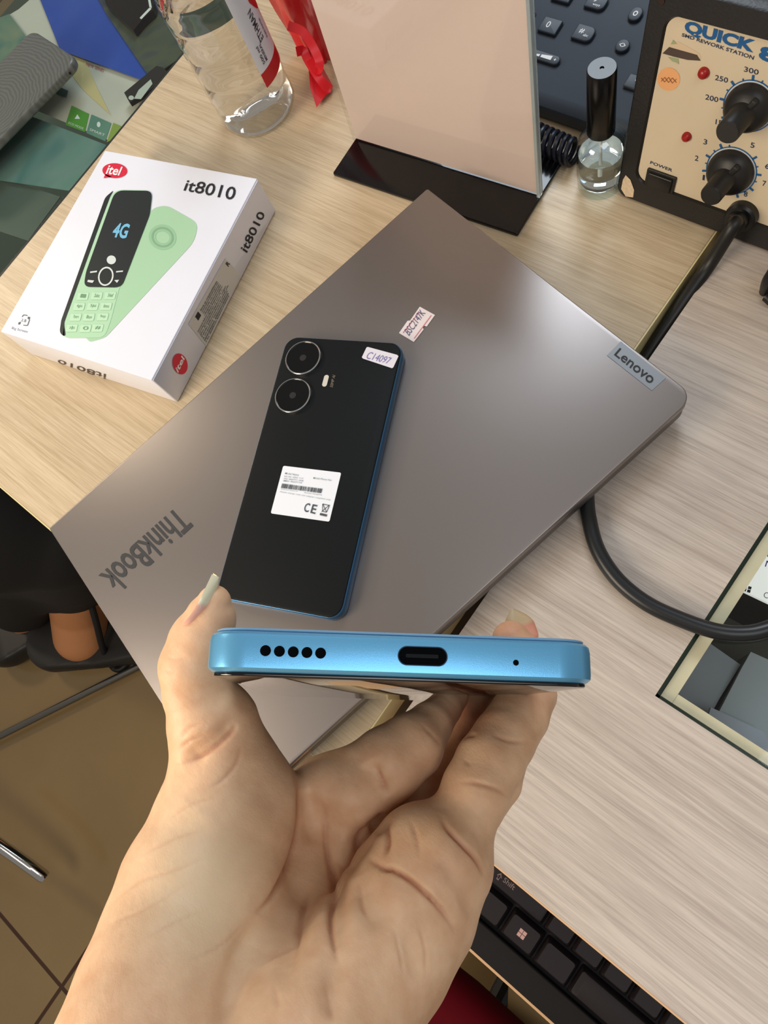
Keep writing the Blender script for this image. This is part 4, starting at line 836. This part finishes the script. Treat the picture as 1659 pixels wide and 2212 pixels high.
fro = part('frame', phone_body(), PB, hph, 'pearly blue metal frame')
part('screen', slab((HF[0] - HN * (PT / 2 + 0.00045),) + HF[1:], 0.0736, 0.1633, 0.0007, 0.0072, 0.0001, 8, bb=0.0003), mat('screen_glass', (6, 6, 8), 0.03, spec=0.8), hph, 'dark glossy screen glass on the underside')
part('back_cover', slab((HF[0] + HN * (PT / 2 - 0.0001),) + HF[1:], 0.0735, 0.1632, 0.0006, 0.0070, 0.0004, 8), mat('back_blue', (120, 160, 190), 0.3), hph)
EF = frame(hc, HW, HN, -HL)                                          # frame of the end face, z towards the viewer
HOLE = mat('hole_black', (3, 4, 6), 0.8, spec=0.05)
EP = Plane(hc, -HL)
def epx(u, v): q = EP.at(u, v) - hc; return q @ HW, q @ HN
cutters = []
for u in (573.5, 603.5, 633.5, 663, 692.5):
    x, y = epx(u, 1405.5 + (u - 573.5) * 0.045); f = (hc + HW * x + HN * y,) + EF[1:]
    part('speaker_hole', lathe(f, [(0.00102, -0.0012), (0.00102, 0.00006), (0.00092, 0.00008)], 28), HOLE, fro)
x, y = epx(1114.5, 1431.5); f = (hc + HW * x + HN * y,) + EF[1:]
part('microphone_hole', lathe(f, [(0.00055, -0.0012), (0.00055, 0.00006), (0.0005, 0.00008)], 20), HOLE, fro)
x, y = epx(913, 1417.5); f = (hc + HW * x + HN * y,) + EF[1:]
pr = part('charging_port', slab(f, 0.00925, 0.0034, 0.00008, 0.0017, 0.0, 10), HOLE, fro)
part('port_rim', (lambda o_, i_: (np.vstack([tf(f, np.c_[o_, np.full(len(o_), 0.0001)]), tf(f, np.c_[i_, np.full(len(i_), 0.0001)])]), [(k, (k + 1) % len(o_), len(o_) + (k + 1) % len(o_), len(o_) + k) for k in range(len(o_))]))(rr(0.0095, 0.00365, 0.0018, 10), rr(0.0091, 0.0033, 0.00164, 10)), mat('rim_navy', (20, 44, 66), 0.5, 0.3), pr)
part('port_tongue', slab((f[0] + HW * -0.0001,) + f[1:], 0.0062, 0.0007, 0.00014, 0.0002, 0.0, 3), mat('tongue_grey', (22, 24, 27), 0.6, spec=0.1), pr)

# ------------------------------------------------------------------ hand
def nd(u, v, d, rp): return (cm3(u, v, d), rp * d / 1000.0 / F_PX)
def chain(*n): return [nd(*q) for q in n]
palm = [
    chain((524, 1735, 178, 120), (476, 1800, 174, 154), (438, 1915, 168, 178), (404, 2030, 161, 188), (358, 2150, 150, 195), (318, 2290, 139, 212), (290, 2480, 125, 215)),
    chain((930, 1862, 174, 124), (882, 1950, 170, 152), (818, 2050, 163, 162), (742, 2160, 152, 168), (655, 2290, 140, 190), (600, 2480, 128, 205)),
    chain((750, 1730, 200, 84), (730, 1810, 198, 92), (695, 1900, 190, 108), (665, 1990, 181, 130), (620, 2110, 169, 158), (540, 2290, 152, 188), (480, 2480, 136, 200)),
    chain((845, 1790, 196, 72), (820, 1880, 193, 100), (790, 1960, 186, 118)),
    chain((698, 1712, 193, 74), (688, 1790, 191, 88), (680, 1890, 186, 108)),
]
mounds = [chain((895, 1838, 171, 80), (950, 1858, 169, 86), (985, 1880, 171, 68)), chain((728, 1704, 188, 72), (762, 1716, 186, 66))]
thumb = [chain((500, 1740, 178, 132), (482, 1650, 178, 112), (460, 1565, 177, 97), (430, 1498, 176, 76), (421, 1440, 175, 76), (438, 1385, 175, 72), (455, 1335, 174, 54), (463, 1300, 173, 36))]
index = [chain((765, 1700, 193, 80), (838, 1650, 190, 80), (888, 1612, 193, 71), (928, 1566, 200, 49), (960, 1530, 207, 37), (982, 1506, 212, 30))]
middle = [chain((860, 1800, 194, 60), (905, 1730, 199, 60), (958, 1690, 207, 46)), chain((958, 1690, 207, 46), (985, 1630, 213, 42), (1014, 1560, 217, 42), (1030, 1500, 221, 38))]
ring = [chain((970, 1830, 186, 60), (1034, 1752, 190, 50), (1076, 1690, 195, 50), (1098, 1630, 203, 44), (1092, 1560, 212, 40), (1080, 1522, 218, 34))]
little = [chain((980, 1850, 176, 76), (1000, 1770, 177, 72), (1028, 1706, 179, 74), (1056, 1650, 183, 73), (1088, 1598, 189, 68), (1122, 1545, 197, 63), (1148, 1500, 206, 53), (1153, 1458, 213, 45), (1134, 1418, 219, 43), (1104, 1382, 222, 41))]
H_STEP = 0.00055
G, lo = field([(palm, 0.008, 0.004), (mounds, 0.004, 0.005), (thumb, 0.004, 0.005), (index, 0.004, -0.0035), (middle, 0.004, -0.002), (ring, 0.004, -0.002), (little, 0.004, -0.003)], 0.002, H_STEP)
HV, HFc = surface_nets(G, lo, H_STEP); HV = relax(HV, HFc, 6); print('VOL', float(np.einsum('ij,ij->', HV[HFc[:, 0]], np.cross(HV[HFc[:, 1]], HV[HFc[:, 2]]))))
NN = vnormals(HV, HFc); pu, pv = proj(HV); face = np.einsum('ij,ij->i', NN, nrm(CAMP - HV.mean(0))[None]) 
view = CAMP - HV; view /= np.linalg.norm(view, axis=1)[:, None]; fac = np.clip(np.einsum('ij,ij->i', NN, view) * 3, 0, 1)
def polyd(pts):
    P = spline(np.array(pts, float), 6); best = np.full(len(HV), 1e9); bt_ = np.zeros(len(HV)); N = len(P) - 1
    for i in range(N):
        a, b_ = P[i], P[i + 1]; ab = b_ - a; t = np.clip(((pu - a[0]) * ab[0] + (pv - a[1]) * ab[1]) / (ab @ ab + 1e-9), 0, 1)
        d = np.hypot(pu - a[0] - t * ab[0], pv - a[1] - t * ab[1]); k = d < best; best[k] = d[k]; bt_[k] = ((i + t) / N)[k]
    return best, bt_
creases = [   # points, width px, depth mm
    ([(632, 1652), (648, 1713), (645, 1786), (624, 1865), (591, 1932), (550, 1980)], 9, 1.5),
    ([(688, 1715), (703, 1790), (714, 1860), (712, 1905), (707, 1940), (712, 1990), (722, 2040), (732, 2080)], 9, 1.7),
    ([(800, 1778), (778, 1815), (742, 1862), (712, 1900)], 9, 1.2),
    ([(772, 1900), (778, 1940), (800, 1985)], 9, 0.5),
    ([(790, 1850), (815, 1866), (832, 1876), (852, 1880), (890, 1903), (935, 1945), (965, 1980), (986, 2018)], 8, 2.0),
    ([(830, 1775), (838, 1810), (834, 1850)], 9, 1.2),
    ([(947, 1752), (965, 1788), (1000, 1825), (1030, 1858), (1046, 1895)], 8, 1.3),
    ([(885, 1768), (900, 1810), (905, 1850)], 7, 0.5),
    ([(630, 2060), (640, 2000), (656, 1945), (668, 1915)], 8, 0.9),
    ([(850, 2000), (865, 2060), (872, 2110)], 6, 0.35), ([(900, 1985), (918, 2050), (920, 2120)], 6, 0.3),
    ([(376, 1650), (420, 1640), (470, 1612), (505, 1580), (512, 1560)], 8, 0.9),
    ([(386, 1600), (410, 1572), (440, 1560)], 6, 0.4), ([(380, 1625), (410, 1600), (450, 1585)], 6, 0.4),
    ([(450, 1705), (485, 1680), (512, 1645), (520, 1610)], 7, 0.5),
    ([(355, 1775), (420, 1735), (480, 1720)], 6, 0.25), ([(300, 1850), (380, 1810), (450, 1790)], 6, 0.25),
    ([(232, 1960), (300, 1905), (380, 1880), (450, 1850)], 6, 0.25), ([(222, 2000), (320, 1960), (420, 1900)], 6, 0.2), ([(290, 2040), (380, 1990), (460, 1960)], 6, 0.22),
    ([(395, 2080), (480, 2040), (530, 1995)], 6, 0.25), ([(560, 2090), (610, 2050), (640, 2020)], 6, 0.25),
    ([(985, 1690), (1030, 1692), (1075, 1706), (1096, 1722)], 7, 0.6), ([(1060, 1585), (1100, 1600), (1140, 1604)], 7, 0.5),
    ([(1000, 1640), (1020, 1655)], 6, 0.3), ([(905, 1560), (935, 1590), (955, 1612)], 7, 0.25),
    ([(806, 1652), (822, 1690), (842, 1722)], 9, 0.9), ([(990, 1600), (1012, 1588), (1030, 1590)], 7, 0.6),
    ([(355, 1420), (380, 1425), (410, 1420)], 7, 0.25), ([(352, 1450), (385, 1452)], 7, 0.2),
    ([(700, 2100), (715, 2160), (718, 2212)], 8, 0.3), ([(590, 2120), (600, 2180)], 8, 0.3),
]
valleys = [([(690, 1720), (706, 1800), (716, 1900), (740, 2090)], 26, 1.3), ([(668, 1900), (645, 1990), (600, 2150)], 22, 0.8), ([(560, 1975), (510, 2090), (480, 2230)], 26, 0.9),
    ([(770, 1890), (800, 1955), (850, 2010)], 40, 0.9), ([(872, 2000), (905, 2130)], 18, 0.35), ([(722, 2040), (716, 2212)], 24, 0.7), ([(800, 1790), (760, 1840), (730, 1880)], 20, 1.2),
    ([(388, 1650), (430, 1625), (480, 1590), (520, 1530)], 22, 0.9), ([(845, 1722), (812, 1680), (796, 1640)], 18, 1.0), ([(660, 1700), (672, 1760), (668, 1830)], 16, 0.8), ([(840, 1760), (800, 1800)], 14, 0.9), ([(945, 1850), (1000, 1930), (1020, 1990)], 16, 0.5)]
flush_shade = np.zeros(len(HV))
vd = np.zeros(len(HV))
for pts, w, dm in valleys:
    d, t = polyd(pts); vd -= 1.7 * np.exp(-(d / w) ** 2) * np.clip(np.minimum(t, 1 - t) * 4, 0.1, 1) * dm * 0.001 * fac
HV = HV + NN * vd[:, None]; NN = vnormals(HV, HFc)
disp = np.zeros(len(HV))
for pts, w, dm in creases:
    w = w * 0.62 if w < 12 else w; dm = dm * 0.85
    d, t = polyd(pts); end = np.clip(np.minimum(t, 1 - t) * 3.2, 0.04, 1); g = np.exp(-(d / w) ** 2) * end
    disp -= g * dm * 0.001 * fac;  flush_shade += np.exp(-(d / (w * 0.9)) ** 2) * end * min(dm, 1.0) * 0.6 * fac  # creases also tinted dark: groove shade put into the skin colour
HV = HV + NN * disp[:, None]
HV = relax(HV, HFc, 2, 0.3)
def blob(u, v, r): return np.exp(-((pu - u) ** 2 + (pv - v) ** 2) / r ** 2)
flush_shade += 0.45 * blob(1095, 1375, 55) + 0.25 * blob(1150, 1500, 45) + 0.4 * blob(1025, 1540, 50) + 0.12 * blob(480, 1350, 50) + 0.12 * blob(960, 1870, 70) + 0.1 * blob(900, 1700, 60) + 0.15 * blob(985, 1540, 40)
flush_shade = np.clip(flush_shade, 0, 1)
yel = np.clip(0.8 * blob(430, 1960, 150) + 0.4 * blob(430, 1800, 110), 0, 1)
SK = bpy.data.materials.new('skin'); SK.use_nodes = True; nt = SK.node_tree; L_ = nt.links.new; N_ = nt.nodes.new; b = nt.nodes['Principled BSDF']
b.inputs['Roughness'].default_value = 0.5; b.inputs['Specular IOR Level'].default_value = 0.35
b.inputs['Subsurface Weight'].default_value = 0.30; b.inputs['Subsurface Radius'].default_value = (1.0, 0.35, 0.18); b.inputs['Subsurface Scale'].default_value = 0.005
tc = N_('ShaderNodeTexCoord'); n1 = N_('ShaderNodeTexNoise'); n1.inputs['Scale'].default_value = 160; n1.inputs['Detail'].default_value = 4
rp = N_('ShaderNodeValToRGB'); rp.color_ramp.elements[0].position = 0.3; rp.color_ramp.elements[0].color = lin((216, 170, 132)); rp.color_ramp.elements[1].position = 0.7; rp.color_ramp.elements[1].color = lin((232, 192, 154))
at = N_('ShaderNodeAttribute'); at.attribute_name = 'flush_shade'; mx = N_('ShaderNodeMix'); mx.data_type = 'RGBA'; mx.inputs[7].default_value = lin((176, 92, 62))
at2 = N_('ShaderNodeAttribute'); at2.attribute_name = 'pale'; mx2 = N_('ShaderNodeMix'); mx2.data_type = 'RGBA'; mx2.inputs[7].default_value = lin((222, 196, 160))
L_(tc.outputs['Object'], n1.inputs['Vector']); L_(n1.outputs['Fac'], rp.inputs[0]); L_(at2.outputs['Fac'], mx2.inputs[0]); L_(rp.outputs[0], mx2.inputs[6]); L_(at.outputs['Fac'], mx.inputs[0]); L_(mx2.outputs[2], mx.inputs[6]); L_(mx.outputs[2], b.inputs['Base Color'])
vo = N_('ShaderNodeTexVoronoi'); vo.inputs['Scale'].default_value = 1500; vo.feature = 'DISTANCE_TO_EDGE'
mp = N_('ShaderNodeMapping'); mp.inputs['Scale'].default_value = (120, 260, 120); mp.inputs['Rotation'].default_value = (0.4, 0.2, 0.9); n2 = N_('ShaderNodeTexNoise'); n2.inputs['Scale'].default_value = 3.0; n2.inputs['Detail'].default_value = 4
L_(tc.outputs['Object'], vo.inputs['Vector']); L_(tc.outputs['Object'], mp.inputs[0]); L_(mp.outputs[0], n2.inputs['Vector'])
b1 = N_('ShaderNodeBump'); b1.inputs['Strength'].default_value = 0.10; b1.inputs['Distance'].default_value = 0.0004; b2 = N_('ShaderNodeBump'); b2.inputs['Strength'].default_value = 0.22; b2.inputs['Distance'].default_value = 0.0006
L_(vo.outputs['Distance'], b1.inputs['Height']); L_(n2.outputs['Fac'], b2.inputs['Height']); L_(b1.outputs[0], b2.inputs['Normal']); L_(b2.outputs[0], b.inputs['Normal'])
hroot = HV.mean(0); hand = to_mesh('hand', HV, HFc, SK, hroot); hand.location = tuple(hroot); ROOT[hand] = hroot
for nm, arr in (('flush_shade', flush_shade), ('pale', yel)):
    at_ = hand.data.attributes.new(nm, 'FLOAT', 'POINT'); at_.data.foreach_set('value', arr.astype(np.float32)[:len(hand.data.vertices)])
tag(hand, 'open hand with long pale nails gripping the blue phone from below, palm up', 'hand')
NAIL = bpy.data.materials.new('nail'); NAIL.use_nodes = True; nt = NAIL.node_tree; b = nt.nodes['Principled BSDF']; b.inputs['Roughness'].default_value = 0.22; b.inputs['Coat Weight'].default_value = 0.4
at = nt.nodes.new('ShaderNodeAttribute'); at.attribute_name = 'tip'; rp = nt.nodes.new('ShaderNodeValToRGB'); rp.color_ramp.elements[0].position = 0.50; rp.color_ramp.elements[0].color = lin((236, 178, 158)); rp.color_ramp.elements[1].position = 0.60; rp.color_ramp.elements[1].color = lin((238, 228, 192))
nt.links.new(at.outputs['Fac'], rp.inputs[0]); nt.links.new(rp.outputs[0], b.inputs['Base Color'])
def nail(base, tip, side, w, arch, th=0.0006):
    """curved nail plate from the cuticle to the free tip; side = width direction"""
    base = np.asarray(base); tip = np.asarray(tip); a = tip - base; Ln = np.linalg.norm(a); a = a / Ln; s = nrm(np.asarray(side) - a * (np.asarray(side) @ a)); n = np.cross(a, s); V = []; T = []; M, K = 18, 12
    for lay in (0, 1):
        for i in range(M + 1):
            t = i / M; ww = w / 2 * min(1, (1 - (1 - min(t / 0.25, 1)) ** 2 * 0.35)) * (1 - max(0, (t - 0.5) / 0.5) ** 1.8 * 0.9)
            for j in range(K + 1):
                u = (j / K * 2 - 1); V.append(base + a * (Ln * t) + s * (ww * math.sin(u * 1.35) / math.sin(1.35)) + n * (arch * (math.cos(u * 1.35) - math.cos(1.35)) * (0.6 + 0.4 * ww / (w / 2)) + arch * 0.8 * math.sin(t * 3.14) * 0.5 - lay * th)); T.append(t)
    F = []; q = (M + 1) * (K + 1)
    for i in range(M):
        for j in range(K):
            p0 = i * (K + 1) + j; F.append((p0, p0 + 1, p0 + K + 2, p0 + K + 1)); F.append((q + p0, q + p0 + K + 1, q + p0 + K + 2, q + p0 + 1))
    bd = [j for j in range(K + 1)] + [i * (K + 1) + K for i in range(1, M + 1)] + [M * (K + 1) + j for j in range(K - 1, -1, -1)] + [i * (K + 1) for i in range(M - 1, 0, -1)]
    for i in range(len(bd)): c, d = bd[i], bd[(i + 1) % len(bd)]; F.append((c, q + c, q + d, d))
    return np.array(V), F, np.array(T)
def add_nail(*a, **k):
    V, F, T = nail(*a, **k); o = part('fingernail', (V, F), NAIL, hand, ang=60); at_ = o.data.attributes.new('tip', 'FLOAT', 'POINT'); at_.data.foreach_set('value', T.astype(np.float32)); return o
ZC = R[2]   # away from the eye
add_nail(cm3(400, 1344, 173), cm3(459, 1239, 171), nrm(ZC - R[0] * 0.05), 0.0096, -0.0024)['label'] = 'long pale thumbnail'
add_nail(cm3(1136, 1398, 224), cm3(1106, 1316, 227), nrm(ZC * 0.35 - R[0] * 1.0), 0.0098, -0.0022)['label'] = 'pale fingernail on the far side of the phone'

# ------------------------------------------------------------------ person seated at the left, seen below the table
def wn(u, v, z, r): return (W(u, v, z), r)
leg1 = [[wn(176, 1372, -0.70, 0.046), wn(170, 1318, -0.665, 0.046), wn(150, 1240, -0.56, 0.040)]]
leg2 = [[wn(60, 1340, -0.715, 0.034), wn(50, 1300, -0.665, 0.036), wn(30, 1230, -0.56, 0.040)]]
G, lo = field([(leg1, 0.01, 0.01), (leg2, 0.01, 0.01), ([[wn(150, 1240, -0.56, 0.040), wn(60, 1150, -0.36, 0.045), wn(-60, 1110, -0.30, 0.05)], [wn(30, 1230, -0.56, 0.040), wn(-40, 1150, -0.36, 0.045), wn(-60, 1110, -0.30, 0.05)]], 0.02, 0.02)], 0.01, 0.005)
V, Fq = surface_nets(G, lo, 0.005); V = relax(V, Fq, 4)
org = W(110, 1380, -0.75)
person = to_mesh('person', V, Fq, mat('skin_dark', (188, 128, 84), 0.5), org); person.location = tuple(org); ROOT[person] = org
tag(person, 'person seated below the left table edge in black trousers and flat black shoes', 'person')
G, lo = field([([[wn(156, 1248, -0.60, 0.060), wn(152, 1205, -0.50, 0.072), wn(110, 1130, -0.34, 0.085), wn(-60, 1100, -0.28, 0.10)], [wn(45, 1290, -0.64, 0.060), wn(35, 1200, -0.48, 0.066), wn(0, 1120, -0.34, 0.085), wn(-60, 1100, -0.28, 0.10)]], 0.03, 0.02)], 0.01, 0.006)
V, Fq = surface_nets(G, lo, 0.006); V = relax(V, Fq, 4)
tr_ = to_mesh('trousers', V, Fq, mat('trouser_black', (12, 11, 11), 0.85), org); tr_.parent = person; ROOT[tr_] = org
fd = nrm(W(260, 1385, -0.75) - W(120, 1385, -0.75))
for (u, v, rot, lab) in ((172, 1390, 0.0, 0), (62, 1370, 0.5, 1)):
    c = W(u, v, -0.742); d1 = np.array([fd[0] * math.cos(rot) - fd[1] * math.sin(rot), fd[0] * math.sin(rot) + fd[1] * math.cos(rot), 0])
    s1 = np.array([-d1[1], d1[0], 0])
    chs = [[(c - d1 * 0.02 + [0, 0, 0.030], 0.054), (c + d1 * 0.06 + [0, 0, 0.024], 0.046), (c + d1 * 0.13 + [0, 0, 0.018], 0.038), (c + d1 * 0.18 + [0, 0, 0.012], 0.030)]]
    G, lo = field([(chs, 0.01, 0.01)], 0.01, 0.004)
    ax = [lo[i] + 0.004 * np.arange(G.shape[i]) for i in range(3)]; Z = ax[2][None, None, :]
    X, Y = np.meshgrid(ax[0], ax[1], indexing='ij'); q = (X - c[0]) * d1[0] + (Y - c[1]) * d1[1]; q = q[:, :, None]
    top = -0.690 - 0.15 * np.clip(q, -0.02, 0.06); G = np.maximum(G, np.maximum((Z - top) * 0.9, (-0.7485 - Z)))
    V, Fq = surface_nets(G.astype(np.float32), lo, 0.004); V = relax(V, Fq, 4)
    s_ = to_mesh('shoe', V, Fq, mat('shoe_black', (34, 32, 30), 0.45), org); s_.parent = person; ROOT[s_] = org
solo('shoulder_strap', tube(spline([W(192, 1290, -0.60), W(208, 1345, -0.64), W(222, 1400, -0.69), W(240, 1436, -0.735), (W(258, 1446, -0.742)), W(285, 1425, -0.742), W(330, 1390, -0.742)], 8), 0.0055, 10), mat('strap_black', (18, 17, 16), 0.6), 'thin black strap hanging in a loop beside the black shoe', 'strap')
